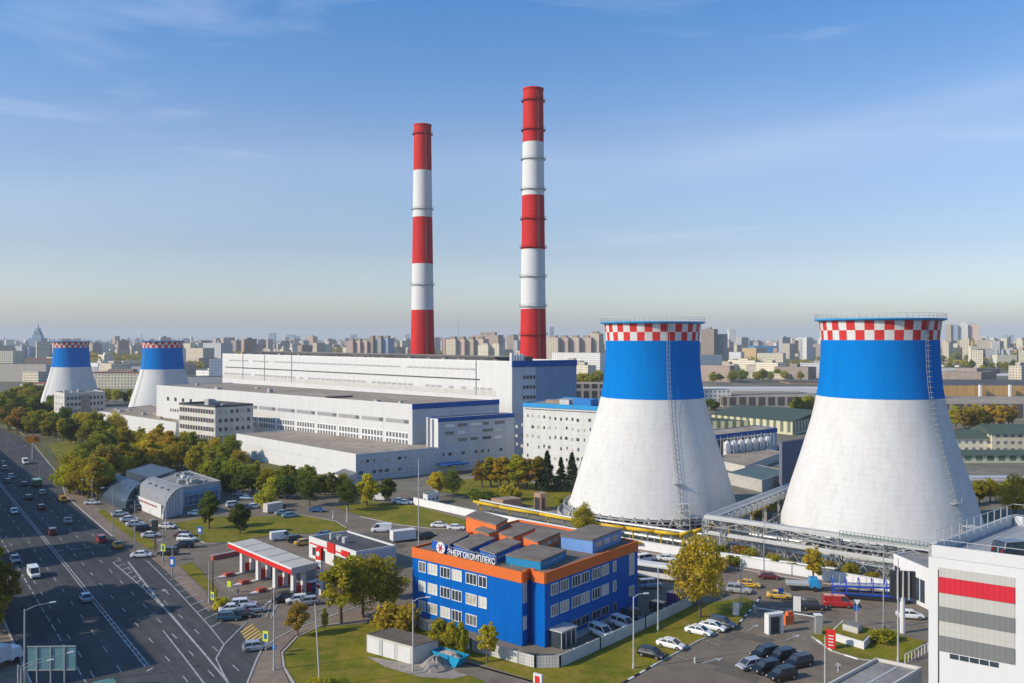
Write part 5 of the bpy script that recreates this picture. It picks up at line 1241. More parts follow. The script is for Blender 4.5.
# ---------------- vegetation ----------------
def leafquads(m, rnd, c, r, n, s, flat_=1.0):
    for _ in range(n):
        while True:
            v = Vector((rnd.uniform(-1,1), rnd.uniform(-1,1), rnd.uniform(-1,1)))
            if v.length <= 1 and v.length > .25: break
        p = Vector(c)+Vector((v.x*r[0], v.y*r[1], v.z*r[2]))
        a = Vector((rnd.gauss(0,1), rnd.gauss(0,1), rnd.gauss(0,1)*flat_)).normalized(); u = Vector((rnd.gauss(0,1), rnd.gauss(0,1), rnd.gauss(0,1)))
        b = a.cross(u).normalized(); q = s*rnd.uniform(.6,1.3)
        m.add([p-a*q, p-b*q*.6, p+a*q, p+b*q*.6], [(0,1,2,3)])
def make_tree(seed, H, wide, kind):
    rnd = random.Random(seed); m = MB(); base = H*.13; r = wide/2; cen = (H+base)/2; hz = (H-base)/2
    k = int(30+wide*2.6)
    for i in range(k):
        while True:
            v = Vector((rnd.uniform(-1,1), rnd.uniform(-1,1), rnd.uniform(-1,1)))
            if .35 < v.length <= 1: break
        taper = 1-.30*max(0, v.z)
        w_ = rnd.uniform(.7,1.12); c = (v.x*r*.80*taper*w_, v.y*r*.80*taper*w_, cen+v.z*hz*.86*w_); cr = r*rnd.uniform(.13,.34)
        leafquads(m, rnd, c, (cr, cr, cr*.8), int(1100*(cr/r)**1.6), .27)
    return m
def trunk_mb(seed, H, wide):
    rnd = random.Random(seed+500); m = MB(); r0 = .13+H*.013
    m.cyl((0,0,-.1), (.1,0,H*.3), r0, r0*.75, 8); m.cyl((.1,0,H*.3), (.2,.1,H*.75), r0*.75, r0*.25, 6)
    for i in range(7):
        a = rnd.uniform(0,6.28); z0 = H*rnd.uniform(.22,.5); m.cyl((.1,0,z0), (math.cos(a)*wide*.33, math.sin(a)*wide*.33, z0+H*rnd.uniform(.15,.35)), r0*.45, .05, 5)
    return m
PROTO = {}
SHAPES = {'round': (9,8.0), 'tall': (13,7.5), 'big': (14,12.5), 'bush': (4.2,5.5)}
def proto(shape, colr, var):
    key = (shape, colr, var)
    if key not in PROTO:
        if shape == 'conifer':
            m = MB(); rnd = random.Random(var*7+1); H = 13
            for i in range(15):
                z = 1.2+(H-1.6)*i/15; rr = 2.5*(1-i/15.5)
                for k in range(7): a = rnd.uniform(0,6.28); leafquads(m, rnd, (math.cos(a)*rr*.55, math.sin(a)*rr*.55, z-.1), (rr*.5,rr*.5,.5), 34, .24, .4)
            mesh = m; tm = MB(); tm.cyl((0,0,-.1),(0,0,12),.2,.03,6)
        else:
            H, wd = SHAPES[shape]; mesh = make_tree(hash((shape,var)) % 97 if False else {'round':11,'tall':23,'big':37,'bush':51}[shape]+var*5, H, wd, shape); tm = trunk_mb(var, H, wd)
            if shape == 'bush':
                mesh = MB(); r2 = random.Random(var+60)
                for i in range(16): leafquads(mesh, r2, (r2.uniform(-1.7,1.7), r2.uniform(-1.7,1.7), r2.uniform(.7,2.6)), (1.1,1.1,.9), 85, .26)
                tm = MB()
                for i in range(4): tm.cyl((0,0,0), (r2.uniform(-1,1), r2.uniform(-1,1), 1.6), .07, .03, 5)
        root = thing('tree', '', 'tree', (0,0,0))
        c = mesh.build('crown', LEAF[colr], root); t = tm.build('trunk', W['bark'], root)
        PROTO[key] = [root, False]
    return PROTO[key]
WORD = {'dark':'dark green','green':'green','olive':'olive','yellow':'yellow','rust':'rust brown','conifer':'dark'}
ti = 0
def tree(px, py, hpx=None, shape='round', colr='green', where='', label=None, pos=None, hm=None, group=None, squash=1.0):
    global ti; ti += 1
    p = Vector(pos) if pos is not None else T(px, py)
    H0 = 13 if shape == 'conifer' else SHAPES[shape][0]
    h = hm if hm else hpx*p.y/FPX
    P_ = proto(shape, colr, ti % 3)
    if not P_[1]: o = P_[0]; P_[1] = True
    else: o = copy_tree(P_[0])
    k = h/H0; w = k*squash; o.scale = (w, w, k); o.location = p; o.rotation_euler = (0,0,random.uniform(0,6.28))
    kind = {'round':'round tree','tall':'tall tree','big':'broad tree','bush':'bush','conifer':'conifer'}[shape]
    o.name = {'bush':'bush','conifer':'conifer_tree'}.get(shape,'tree'); o['category'] = {'bush':'bush','conifer':'tree'}.get(shape,'tree')
    if group: o['group'] = group
    if label: o['label'] = label
    else: auto(o, '%s %s %s' % (WORD[colr], kind, where), PX(p))
    return o
random.seed(21)
# single trees one can point at
tree(209,529,39,'tall','dark',label='tall dark green tree in the lawn left of its rounder neighbour', squash=1.15)
tree(240,534,33,'round','dark',label='round dark green tree standing alone on the lawn before the canopy')
tree(310,506,32,'big','dark',label='broad dark tree at the corner of the car park road')
tree(348,511,34,'big','dark',label='dark broad tree left of the yellow tinged one by the white wall')
tree(367,506,34,'round','yellow',label='yellow green tree between two dark trees before low hall')
tree(388,501,24,'round','dark',label='small dark tree by the left end of the white wall')
tree(265,507,22,'bush','olive',label='yellow green bush beside the parked cars behind the lawn')
tree(341,624,74,'tall','olive',label='slender olive tree leftmost of the big group beside the price pylon', squash=1.25)
tree(363,618,66,'big','olive',label='broad olive tree with yellow flecks in the group left of blue office')
tree(386,616,62,'big','olive',label='broad dark olive tree touching the left end of blue office')
tree(396,632,38,'bush','yellow',label='yellowish bush at the foot of the trees left of blue office')
tree(376,600,50,'tall','rust',label='brownish half bare tree behind the price pylon group')
tree(298,637,36,'round','rust',label='small rusty tree at the street corner', squash=.8)
tree(325,632,26,'tall','olive',label='thin sapling right of the small rusty corner tree', squash=.6)
tree(440,655,38,'round','olive',label='olive shrubby tree leftmost before the blue facade', squash=.85)
tree(451,657,36,'round','olive',label='olive shrubby tree second before the blue facade', squash=.75)
tree(461,658,38,'round','olive',label='olive shrubby tree nearest the gap before the blue facade', squash=.6)
tree(487,663,46,'tall','yellow',label='yellowing tree before the blank blue wall', squash=1.05)
tree(700,618,88,'big','yellow',label='largest drooping olive autumn tree right of the blue office', squash=.82)
tree(583,540,38,'big','olive',label='olive brown tree covering the yellow pipe below middle tower')
tree(813,584,42,'tall','yellow',label='yellow green tree standing before the white wall and pipe bridge', squash=1.15)
tree(1016,521,50,'big','yellow',label='golden tree beside the rooftop railing at the right edge')
tree(335,695,22,'bush','green',label='dark green bush at the bottom edge of the lawn'); tree(314,690,16,'bush','yellow',label='yellowish bush left of the dark one at the bottom edge'); tree(395,692,12,'bush','yellow',label='yellow bush at bottom edge near the rubble')
tree(880,643,18,'bush','olive',label='grassy bush behind the striped kerb near right lamp'); tree(890,640,14,'bush','olive',label='low scrub right of the grassy bush')
tree(222,610,16,'bush','yellow',label='yellow bush at the street corner by the signs')
tree(8,610,52,'tall','rust',label='orange brown tree at the left edge beside avenue'); tree(-6,640,60,'tall','olive',label='dark olive tree cut off by the left edge')
# inside the plant lawn
tree(437,497,26,'round','yellow','', label='yellow tree at the left of the plant lawn'); tree(452,499,32,'big','dark',label='dark broad tree at the left of the plant lawn')
for i, (x, y, h, c) in enumerate(((482,488,30,'rust'),(491,488,33,'olive'),(500,489,35,'yellow'),(509,489,35,'olive'),(518,490,36,'olive'),(527,490,35,'rust'),(536,489,35,'olive'),(542,489,33,'rust'))): tree(x, y, h, 'tall', c, 'in the row below the office block', squash=1.5)
for x, y, h in ((547,491,43),(561,491,36),(572,492,42),(583,491,36),(592,489,30)): tree(x, y, h, 'conifer', 'conifer', 'before the white laboratory block', squash=1.5)
for x, y, h, c in ((474,500,13,'green'),(484,502,14,'dark'),(494,501,12,'green'),(508,501,20,'yellow'),(514,500,13,'olive'),(560,503,9,'green')): tree(x, y, h, 'bush', c, 'on the plant lawn')
for x, y, h, c in ((718,571,20,'yellow'),(733,566,14,'green'),(748,564,10,'green'),(792,572,12,'olive'),(760,516,18,'yellow'),(770,509,18,'yellow'),(776,503,16,'olive')): tree(x, y, h, 'bush', c, 'beneath the pipe bridge')
# hedge-like belt below the low hall, and the park left of it
rb = random.Random(5)
def belt(n, x0, y0, x1, y1, sp, hlo, hhi, where, cols, shapes=('round','big','tall')):
    for i in range(n):
        f = (i+rb.uniform(.1,.9))/n; x = x0+(x1-x0)*f+rb.uniform(-sp,sp); y = y0+(y1-y0)*f+rb.uniform(-sp*.4,sp*.4)
        tree(x, y, None, rb.choice(shapes), rb.choice(cols), where, hm=rb.uniform(hlo,hhi), squash=rb.uniform(.95,1.25))
C1 = ['olive','olive','green','yellow','olive','dark']
belt(24, 195,478, 345,498, 4, 6, 9, 'along the blank low hall', ['olive','green','olive','dark','green'])
belt(11, 215,492, 305,500, 4, 5, 8, 'behind the parked cars near the showrooms', ['dark','dark','olive'])
belt(18, 130,466, 235,476, 5, 8, 12, 'behind the showroom roofs', C1)
belt(20, 105,446, 235,464, 6, 8, 12, 'under striped offices', ['olive','yellow','olive','green'])
belt(13, 105,482, 160,470, 5, 9, 13, 'just behind the showrooms', ['yellow','yellow','olive','rust'])
belt(11, 66,492, 100,500, 4, 10, 14, 'beside the avenue left of the showrooms', ['olive','rust','olive'])
belt(8, 80,478, 112,452, 5, 10, 14, 'between the small lawn and the stone office', ['dark','green','olive'])
belt(10, 48,436, 115,438, 5, 10, 15, 'below the stone office', ['yellow','olive','dark','green'])
belt(10, 0,432, 52,434, 6, 10, 15, 'by the far end of the avenue', ['dark','green','olive','rust'])
belt(18, -8,420, 62,418, 7, 11, 16, 'in the park at far left', ['dark','green','olive','green'])
belt(14, -5,408, 58,404, 5, 11, 15, 'behind the park near the beige hall', ['dark','olive','green'])
belt(9, 60,441, 108,446, 4, 9, 13, 'by the small lawn', ['olive','yellow','green','dark'])
belt(9, 16,432, 60,432, 4, 10, 14, 'behind the orange billboard', ['olive','green','yellow'])
belt(10, 20,398, 64,396, 4, 10, 14, 'below the leftmost cooling tower', ['olive','green','dark'])
belt(6, 98,402, 140,406, 4, 9, 13, 'between the two small cooling towers', ['olive','yellow','dark'])
belt(4, 150,440, 190,434, 4, 8, 11, 'against the low white hall with brown roof', ['olive','dark'])
# right distance
rbb = random.Random(9)
for i in range(16):
    x = rbb.uniform(705,885); tree(x, 552+(x-705)*.17+rbb.uniform(-3,5), None, 'bush', rbb.choice(['olive','green','yellow','rust']), 'in scrub under the pipe bridge', hm=rbb.uniform(1.6,3.6))
for i in range(14):
    x = rbb.uniform(205,335); tree(x, 470+(x-205)*.16+rbb.uniform(-2,4), None, 'bush', rbb.choice(['olive','green','yellow']), 'along the low white hall', hm=rbb.uniform(2.5,4.5))
belt(18, 955,431, 1010,428, 4, 12, 15, 'behind the cream green halls', ['yellow','rust'], ('tall',))
belt(8, 958,505, 1030,500, 5, 6, 9, 'behind the rooftop railing at right', ['yellow','olive','rust'])
belt(4, 790,415, 812,417, 3, 10, 14, 'left of the nearest tower beside the depot', ['green','olive'])
belt(5, 704,412, 722,410, 3, 6, 9, 'right of the middle tower blue band', ['dark','olive'])
belt(12, 576,392, 604,383, 4, 12, 18, 'in the wood left of the middle tower', ['olive','yellow','green'])
belt(18, 704,383, 830,378, 6, 10, 16, 'on open ground between the near towers', ['olive','green','dark'], ('big',))
belt(14, 945,374, 1035,370, 6, 12, 18, 'around the cream bell tower', ['olive','green','dark'], ('big',))
belt(16, 940,364, 1040,360, 6, 14, 22, 'in the wood near the right edge', ['olive','green','dark'], ('big',))
# far woods: nobody could count these
def wood(name, label, spots, seed, hm=14):
    r = random.Random(seed); m = MB()
    for (x, y, w_, n) in spots:
        for i in range(n):
            p = T(x+r.uniform(-w_,w_), y+r.uniform(-.8,.8)); k = r.uniform(6,11)*p.y/1500*.9+3; k = min(k, 14)
            leafquads(m, r, (p.x,p.y,k*.55), (k*1.3,k*.9,k*.6), 26, 2.0+p.y/1800)
    o = m.build(name, LEAF['olive'] if seed % 2 else LEAF['green']); tag(o, label, 'wood', kind='stuff')
wood('far_wood', 'far off band of autumn woodland among city blocks', [(x, 352+((x*7)%9)*.9, 14, 12) for x in range(-10,1040,22)]+[(x, 360+((x*5)%7)*1.6, 14, 9) for x in list(range(-10,215,25))+list(range(700,1040,22))], 1)
wood('far_wood', 'far off band of green woodland just under the skyline', [(x, 346+((x*3)%7)*.8, 18, 12) for x in range(-10,1040,26)], 2)

# ---------------- vehicles ----------------
def loft(m, st, mi=0):                       # st: list of (x, [(y,z)...]) closed rings
    n = len(st[0][1]); b = len(m.v)
    for x, ring in st:
        for y, z in ring: m.v.append((x, y, z))
    for i in range(len(st)-1):
        for k in range(n): m.f.append([b+i*n+k, b+i*n+(k+1)%n, b+(i+1)*n+(k+1)%n, b+(i+1)*n+k][::-1]); m.m.append(mi)
    m.f.append([b+k for k in range(n)]); m.m.append(mi); m.f.append([b+(len(st)-1)*n+k for k in range(n)][::-1]); m.m.append(mi)
PAINT = {'white':(.78,.78,.77),'black':(.012,.012,.014),'dark':(.03,.032,.04),'silver':(.42,.43,.45),'grey':(.16,.165,.17),'red':(.42,.02,.02),'darkred':(.16,.02,.025),'blue':(.03,.10,.28),'paleblue':(.28,.40,.52),'yellow':(.72,.40,.02),'green':(.06,.22,.09),'teal':(.03,.10,.14),'orange':(.7,.2,.03),'violet':(.07,.04,.18)}
PM = {k: flat('car_paint_'+k, v, .32, .0 if k in ('white','yellow','red') else .25, coat=.7) for k, v in PAINT.items()}
headl = flat('headlight_glass', (.75,.75,.72), .1); taill = flat('tail_light', (.35,.01,.01), .2); bumper = flat('bumper_plastic', (.04,.04,.04), .6)
VP = {}
def ring(w, z0, z1, top=.9): return [(-w*.94,z0),(-w,z0+.18),(-w,z1-.22),(-w*top,z1),(w*top,z1),(w,z1-.22),(w,z0+.18),(w*.94,z0)]
def car_proto(kind, colr):
    if (kind, colr) in VP: return VP[kind, colr]
    p = PM[colr]; t = thing('car', '', 'car')
    L, Wd, belt_, H, gh = {'sedan': (4.6,.9,.95,1.46,(-1.75,-1.0,.55,1.35)), 'hatch': (4.2,.88,.98,1.52,(-2.0,-1.6,.5,1.3)), 'suv': (4.7,.94,1.1,1.74,(-2.25,-1.95,.55,1.25)), 'van': (5.3,.98,1.25,2.15,(-2.6,-2.55,1.3,2.1)), 'minivan': (4.8,.93,1.1,1.85,(-2.35,-2.2,.9,1.75))}[kind]
    h = L/2; m = MB()
    loft(m, [(-h,ring(Wd*.86,.38,belt_-.06)),(-h+.22,ring(Wd*.97,.26,belt_)),(-h*.4,ring(Wd,.24,belt_)),(h*.35,ring(Wd,.24,belt_)),(h-.75,ring(Wd*.97,.24,belt_-.1)),(h-.15,ring(Wd*.9,.28,belt_-.26)),(h,ring(Wd*.78,.34,belt_-.4))])
    a0, a1, b1, b0 = gh; wi = Wd*.9; wr = Wd*.76
    # roof skin and pillars
    m.box(a1+.02, -wr, H-.07, b1-.02, wr, H)
    for s in (-1,1):
        m.bar((a0,s*wi,belt_-.02),(a1,s*wr,H-.04),.1); m.bar((b0,s*wi,belt_-.02),(b1,s*wr,H-.04),.09); x = (a1+b1)/2-.1; m.bar((x,s*wi,belt_),(x,s*wr,H-.04),.1)
        m.bar((a1,s*wr,H-.05),(b1,s*wr,H-.05),.09)
    m.build('body', p, t)
    m = MB(); k = .02
    loft(m, [(a0,[(-wi+.03,belt_-.03),(-wi+.03,belt_),(wi-.03,belt_),(wi-.03,belt_-.03)]),(a1,[(-wi+.03,belt_-.03),(-wr+.03,H-.08),(wr-.03,H-.08),(wi-.03,belt_-.03)]),(b1,[(-wi+.03,belt_-.03),(-wr+.03,H-.08),(wr-.03,H-.08),(wi-.03,belt_-.03)]),(b0,[(-wi+.03,belt_-.03),(-wi+.03,belt_),(wi-.03,belt_),(wi-.03,belt_-.03)])])
    if kind == 'van': m.v = [(max(x,.35) if x < 1.2 else x,y,z) for x,y,z in m.v]
    m.build('windows', W['glass'], t)
    if kind == 'van': m = MB(); m.box(-2.58,-Wd*.93,belt_-.05,.5,Wd*.93,H-.01); m.build('cargo_box', p, t)
    for sx in (-h*.6, h*.63):
        for sy in (-1,1):
            m = MB(); m.cyl((sx,sy*(Wd-.22),.33),(sx,sy*(Wd+.02),.33),.34,.34,12); w = m.build('wheel', W['rubber'], t)
            m = MB(); m.cyl((sx,sy*(Wd+.015),.33),(sx,sy*(Wd+.035),.33),.2,.2,8); m.build('rim', W['rim'], w)
    for sy in (-1,1):
        m = MB(); m.box(h-.2,sy*Wd*.55,belt_-.52,h-.01,sy*Wd*.82,belt_-.34); m.build('headlight', headl, t)
        m = MB(); m.box(-h-.02,sy*Wd*.55,belt_-.34,-h+.16,sy*Wd*.84,belt_-.14); m.build('tail_light', taill, t)
    m = MB(); m.box(h-.1,-.5,.36,h+.02,.5,.5); m.build('grille', bumper, t)
    VP[kind, colr] = [t, False]; return VP[kind, colr]
CW = {'white':'white','black':'black','dark':'dark','silver':'silver','grey':'grey','red':'red','darkred':'dark red','blue':'blue','paleblue':'pale blue','yellow':'yellow','green':'green','teal':'dark teal','orange':'orange','violet':'violet'}
KW = {'sedan':'saloon car','hatch':'hatchback','suv':'SUV','van':'van','minivan':'people carrier','taxi':'taxi'}
def car(px, py, az, kind, colr, where, z=0.0, scale=1.0, group=None):
    tx = kind == 'taxi'; P_ = car_proto('sedan' if tx else kind, colr)
    if not P_[1]: o = P_[0]; P_[1] = True
    else: o = copy_tree(P_[0])
    p = T(px, py, z); o.location = (p.x, p.y, z+.09 if z == 0 else z); o.rotation_euler = (0,0,rotz_of(az)); o.scale = (scale,)*3
    o.name = 'parked_car' if 'parked' in where else 'car'
    if kind == 'van': o.name = 'van'
    if tx:
        o.name = 'taxi'; m = MB(); m.box(-.25,-.28,1.47,-.05,.28,1.62); m.build('roof_sign', W['white_trim'], o)
        m = MB(); 
        for s in (-1,1): m.box(-.9,s*.905,.6,.9,s*.912,.75)
        m.build('side_stripe', W['white_trim'], o)
    o['category'] = 'van' if kind == 'van' else ('taxi' if tx else 'car'); o['group'] = group or 'cars in the streets and car parks'
    auto(o, '%s %s %s' % (CW[colr], KW[kind], where), px); return o
AZU, AZD = -37, 143
aw = 'on the wide avenue'
for x, y, az, k, c, w in (
 (14,513.5,AZD,'sedan','white','driving down the left half of the avenue'),(33.6,577,AZD,'van','white','driving down the avenue near the left edge'),(15,562,AZD,'sedan','silver','in the left kerb lane of the avenue'),(85.4,601,AZU,'sedan','paleblue','in the striped shade just right of the double centre line'),
 (67.4,523,AZU,'sedan','silver','climbing the right half of the avenue in shade'),(51.8,534.5,AZU,'suv','darkred','beside the avenue centre line'),(41,509.5,AZU,'sedan','darkred','further up the shaded avenue'),(28.3,499.5,AZU,'sedan','dark','near the centre line high up the avenue'),
 (42,494.5,AZU,'sedan','silver','in a right lane high up the avenue'),(24.4,486,AZU,'sedan','dark','far up the avenue'),(8,483,AZD,'sedan','dark','far up the left half of the avenue'),(11,478,AZD,'sedan','silver','far up the left half of the avenue'),(5,470.5,AZD,'suv','grey','far up the left half of the avenue'),(4,465,AZD,'sedan','dark','far up the left half of the avenue'),
 (100.6,542,AZU,'suv','red','leading the yellow taxi'),(117,547.5,AZU,'taxi','yellow','turning off the avenue by the pavement'),(141.6,557.5,80,'sedan','white','turning across the junction mouth'),(168,555,-95,'suv','dark','waiting at the junction mouth'),
 (62.5,501.5,AZU,'suv','yellow','stopped at the upper slip road'),(92.8,504.5,80,'sedan','white','crossing the pavement before the slate showroom'),(25.4,464,AZD,'van','white','far up the avenue by the orange billboard'),(5,655,30,'sedan','white','at the left edge behind the bus shelter'),
 (120,516,60,'sedan','white','parked before the pale showroom'),(129,521.5,60,'sedan','white','parked before the pale showroom'),(135,526,60,'sedan','white','parked before the pale showroom'),(151,537.5,70,'sedan','white','parked before the pale showroom'),(128,513.5,60,'sedan','dark','parked before the pale showroom'),(138,510.5,60,'suv','grey','parked before the pale showroom'),(144.5,531,60,'suv','dark','parked before the pale showroom'),
 (167,528.5,95,'sedan','white','driving along the showroom lane'),(182.5,537,-100,'sedan','darkred','in the queue near the blue sign'),(187,541.5,100,'suv','white','in the queue near the blue sign'),(184.5,547.5,-95,'suv','dark','in the queue near the blue sign'),(196.5,515.5,95,'sedan','white','at the corner of showroom hall'),
 (230,491.5,100,'suv','dark','parked behind the showroom hall'),(240,496,100,'sedan','silver','parked behind the showroom hall'),(247.5,500,100,'sedan','paleblue','parked behind the showroom hall'),(234,507,60,'suv','white','parked along the top of the lawn'),(245,509.5,60,'sedan','grey','parked along the top of the lawn'),(253.6,508.5,60,'sedan','white','parked along the top of the lawn'),
 (287,494,100,'suv','silver','parked under the dark trees by the low hall'),(281,497,100,'sedan','white','parked under the dark trees by the low hall'),(317,512,95,'sedan','blue','driving round the car park corner'),(283,515,60,'sedan','silver','parked at the right end of the lawn'),(290,517.5,60,'sedan','paleblue','parked at the right end of the lawn'),
 (381.6,532,-95,'van','white','driving past the fuel shop'),(381,500.5,100,'van','white','parked by the left end of the white wall'),(399,503,95,'sedan','white','parked by the left end of the white wall'),(405,504.5,95,'sedan','white','parked by the left end of the white wall'),
 (281,540,60,'van','white','parked behind the canopy roof'),(296,542,60,'suv','dark','parked behind the canopy roof'),(304,545,60,'taxi','yellow','parked behind the canopy roof'),(326,537,90,'sedan','blue','parked behind the fuel shop'),
 (232,612,75,'sedan','white','in the knot of cars at station exit'),(244,608,75,'suv','white','in the knot of cars at station exit'),(253,612.5,75,'sedan','silver','in the knot of cars at station exit'),(229,620.5,80,'hatch','teal','in the knot of cars at station exit'),(242,617.5,80,'sedan','dark','in the knot of cars at station exit'),
 (284,602,-110,'suv','black','leaving the canopy'),(297,603,-110,'hatch','white','leaving the canopy'),(307,605,-110,'hatch','silver','leaving the canopy'),(310,591,-130,'suv','blue','at the last fuel pump'),(256,650.5,70,'hatch','silver','at the yellow striped crossing'),
 (439.6,527.5,95,'sedan','white','in the street behind the blue office'),(456,530,95,'sedan','white','in the street behind the blue office'),(428,538.5,60,'suv','dark','parked behind the white trailer box'),(414,537,60,'suv','dark','parked behind the white trailer box'),
 (667,561,100,'sedan','white','behind the large olive tree'),(645,562,60,'minivan','white','parked at the far right of blue office'),(650,588,75,'minivan','paleblue','parked beside the white coach'),
 (601,636,145,'minivan','white','parked in the shade before the blue office'),(623,627.5,140,'minivan','white','parked in the shade before the blue office'),(633,620,140,'suv','dark','parked in the shade before the blue office'),(662,612,130,'suv','dark','parked beside the blue and red box truck'),
 (651,657.5,125,'hatch','black','parked on the slope beside the striped kerb'),(671,648,125,'sedan','white','parked second beside the kerb of the right car park'),(699,634.5,125,'sedan','white','parked in the upper group by the kerb'),(713,630,125,'sedan','white','parked in the upper group by the kerb'),(722,627.5,125,'suv','dark','parked in the upper group by the kerb'),
 (765,657.5,-115,'suv','black','parked in the black cluster'),(782,660.5,-115,'suv','black','parked in the black cluster'),(798.5,666.5,-115,'suv','black','parked in the black cluster'),(749.5,669,-115,'hatch','silver','parked at the left of the black cluster'),(766,672.5,-115,'suv','black','parked in the black cluster'),(782,679.5,-115,'suv','black','parked in the black cluster'),
 (739,593,110,'suv','silver','on the street under the olive tree'),(749,587,110,'taxi','yellow','on the street behind the olive tree'),(779,598.5,105,'taxi','yellow','in the street before the gate posts'),(812.5,609.5,100,'suv','dark','in the street left of the red van'),(838,607,100,'van','red','in the street before the car transporter'),
 (910,618.5,100,'sedan','white','in the street near the white car park tower'),(769,579,100,'sedan','darkred','by the pavement under the pipe bridge')):
    car(x, y, az, k, c, w)
car(1016,557,75,'suv','dark','on the roof of the white car park', z=PZ-1.1)
for i, (x, y) in enumerate(((100,640),)): pass
# lorries, coach
def lorry(name, label, px, py, az, cabc, boxc, L=7.5, H=3.2, cat='lorry', bus=False):
    t = thing(name, label, cat, T(px,py)+Vector((0,0,.09)), rotz_of(az)); h = L/2
    if bus:
        m = MB(); loft(m, [(-h,ring(1.15,.45,H-.1,.92)),(-h+.3,ring(1.25,.35,H,.92)),(h-.4,ring(1.25,.35,H,.92)),(h,ring(1.12,.45,H-.35,.92))]); m.build('body', boxc, t)
        for s in (-1,1): m = MB(); m.box(-h+.5,s*1.24,1.5,h-.7,s*1.28,2.5); m.build('window_band', W['glass'], t)
        m = MB(); m.box(h-.25,-1.0,1.2,h+.02,1.0,2.6); m.build('windscreen', W['glass'], t)
    else:
        m = MB(); m.box(-h,-1.2,1.05,h-2.2,1.2,H); m.build('cargo_box', boxc, t)
        m = MB(); loft(m, [(h-2.1,ring(1.1,.6,2.55,.9)),(h-.5,ring(1.1,.6,2.5,.9)),(h,ring(1.02,.6,1.6,.9))]); cb = m.build('cab', cabc, t)
        m = MB(); m.add([(h-.46,-.95,2.35),(h-.46,.95,2.35),(h+.03,.95,1.55),(h+.03,-.95,1.55)], [(0,3,2,1)]); m.build('windscreen', W['glass'], cb)
        m = MB(); m.bar((-h+.1,0,.85),(h-.2,0,.85),1.0,.25); m.build('chassis', W['dark'], t)
    for sx in (-h+1.2,h-1.2)+((-h+2.4,) if L > 8 else ()):
        for s in (-1,1): m = MB(); m.cyl((sx,s*.85,.5),(sx,s*1.2,.5),.5,.5,12); m.build('wheel', W['rubber'], t)
    return t
lorry('coach', 'white coach parked at the right end of the blue office', 652, 578, 120, None, W['white'], 10.5, 3.1, 'coach', True)
lorry('box_truck', 'dark blue box truck with red top parked by the grey fence', 681, 606, 40, PM['red'], PM['violet'], 6.5, 3.0)
lorry('box_truck', 'white cab truck cut by the left edge at the bottom', -2, 668, 20, PM['white'], W['white'], 7, 3.2)
lorry('dump_truck', 'green lorry in a right lane high up the shaded avenue', 36.5, 487, AZU, PM['green'], PM['green'], 7, 2.8)
lorry('dustcart', 'green lorry at the bottom edge of the avenue', 106, 706, AZU, PM['green'], PM['green'], 7, 3.0)
lorry('tractor_unit', 'bright blue lorry cab with white bed below the pipe bridge', 803, 590, 100, flat('sky_blue_paint', (.02,.30,.62), .35, coat=.6), W['galv'], 6.5, 1.5)
t = lorry('car_transporter', 'blue two deck car transporter trailer behind the red van', 870, 600.5, 104, PM['blue'], W['dark'], 14, 1.25)
m = MB()
for x in (-6.8,-4.4,-2.0,.4,2.8,5.0):
    for s in (-1.15,1.15): m.bar((x,s,1.2),(x,s,3.9),.18)
    m.bar((x,-1.15,3.85),(x,1.15,3.85),.15)
for s in (-1.15,1.15): m.bar((-6.9,s,2.5),(5.1,s,2.9),.32); m.bar((-6.9,s,1.25),(5.1,s,1.25),.3)
m.build('deck_frame', plain('transporter_blue', (.02,.07,.40), .5), t)
m = MB(); m.bar((-6.9,0,2.55),(5.1,0,2.95),2.1,.1)
for x in (-6.8,-5.6,-4.4,-3.2,-2,-.8,.4,1.6,2.8,4):
    m.bar((x,-1.15,2.9),(x,-1.15,4.6),.1)
m.build('upper_deck', W['galv'], t)
t = thing('white_container', 'white trailer box standing beside the street left of blue office roof', 'container', T(403,541), R(28)); m = MB(); m.box(-3,-1.2,.5,3,1.2,2.8); m.build('box', W['white'], t)
for x in (-2,2):
    m = MB(); m.cyl((x,-1.1,.3),(x,1.1,.3),.3,.3,10); m.build('wheel', W['rubber'], t)
t = thing('white_container', 'pale grey trailer parked at the top of the lawn', 'container', T(273,512), R(50)); m = MB(); m.box(-2.6,-1.1,.3,2.6,1.1,2.7); m.build('box', W['stone'], t); m = MB(); m.box(2.65,-1,.3,3.6,1,1.8); m.build('cab', W['dark'], t)
# ---------------- lamps, signs, small things ----------------
def lamp(px, py, ytop, label, az=90, arms=1, arm=2.0, mat='galv', ptop=None, name='street_lamp', head=True):
    p = T(px, py); h = zof(p, ytop); t = thing(name, label or '', 'street lamp' if head else 'pole', p, 0, 'street lamps' if head else None)
    if not label: auto(t, 'grey street lamp on the avenue pavement', px)
    lean = Vector((((ptop or px)-px)/FPX*p.y, 0, 0))
    m = MB(); m.cyl((0,0,0), (lean.x,0,h), .14, .08, 8); m.cyl((0,0,0),(0,0,.9),.2,.18,8); m.build('pole', W[mat], t)
    for k in range(arms if head else 0):
        d = dirv(az+180*k if arms == 2 else az); m = MB(); a = Vector((lean.x,0,h-.3)); b = a+d*arm+Vector((0,0,.6)); m.cyl(a,a+d*arm*.4+Vector((0,0,.5)),.06,.05,6); m.cyl(a+d*arm*.4+Vector((0,0,.5)),b,.05,.05,6); ar = m.build('arm', W[mat], t)
        m = MB(); m.bar(b, b+d*.8, .3, .14); m.build('lamp_head', W['white_trim'], ar)
    return t
for x, y, yt in ((92,518,480),(112.7,534,488),(134.8,551,500),(163,562,520),(172,577,540)): lamp(x, y, yt, None, az=-127, mat='steel')
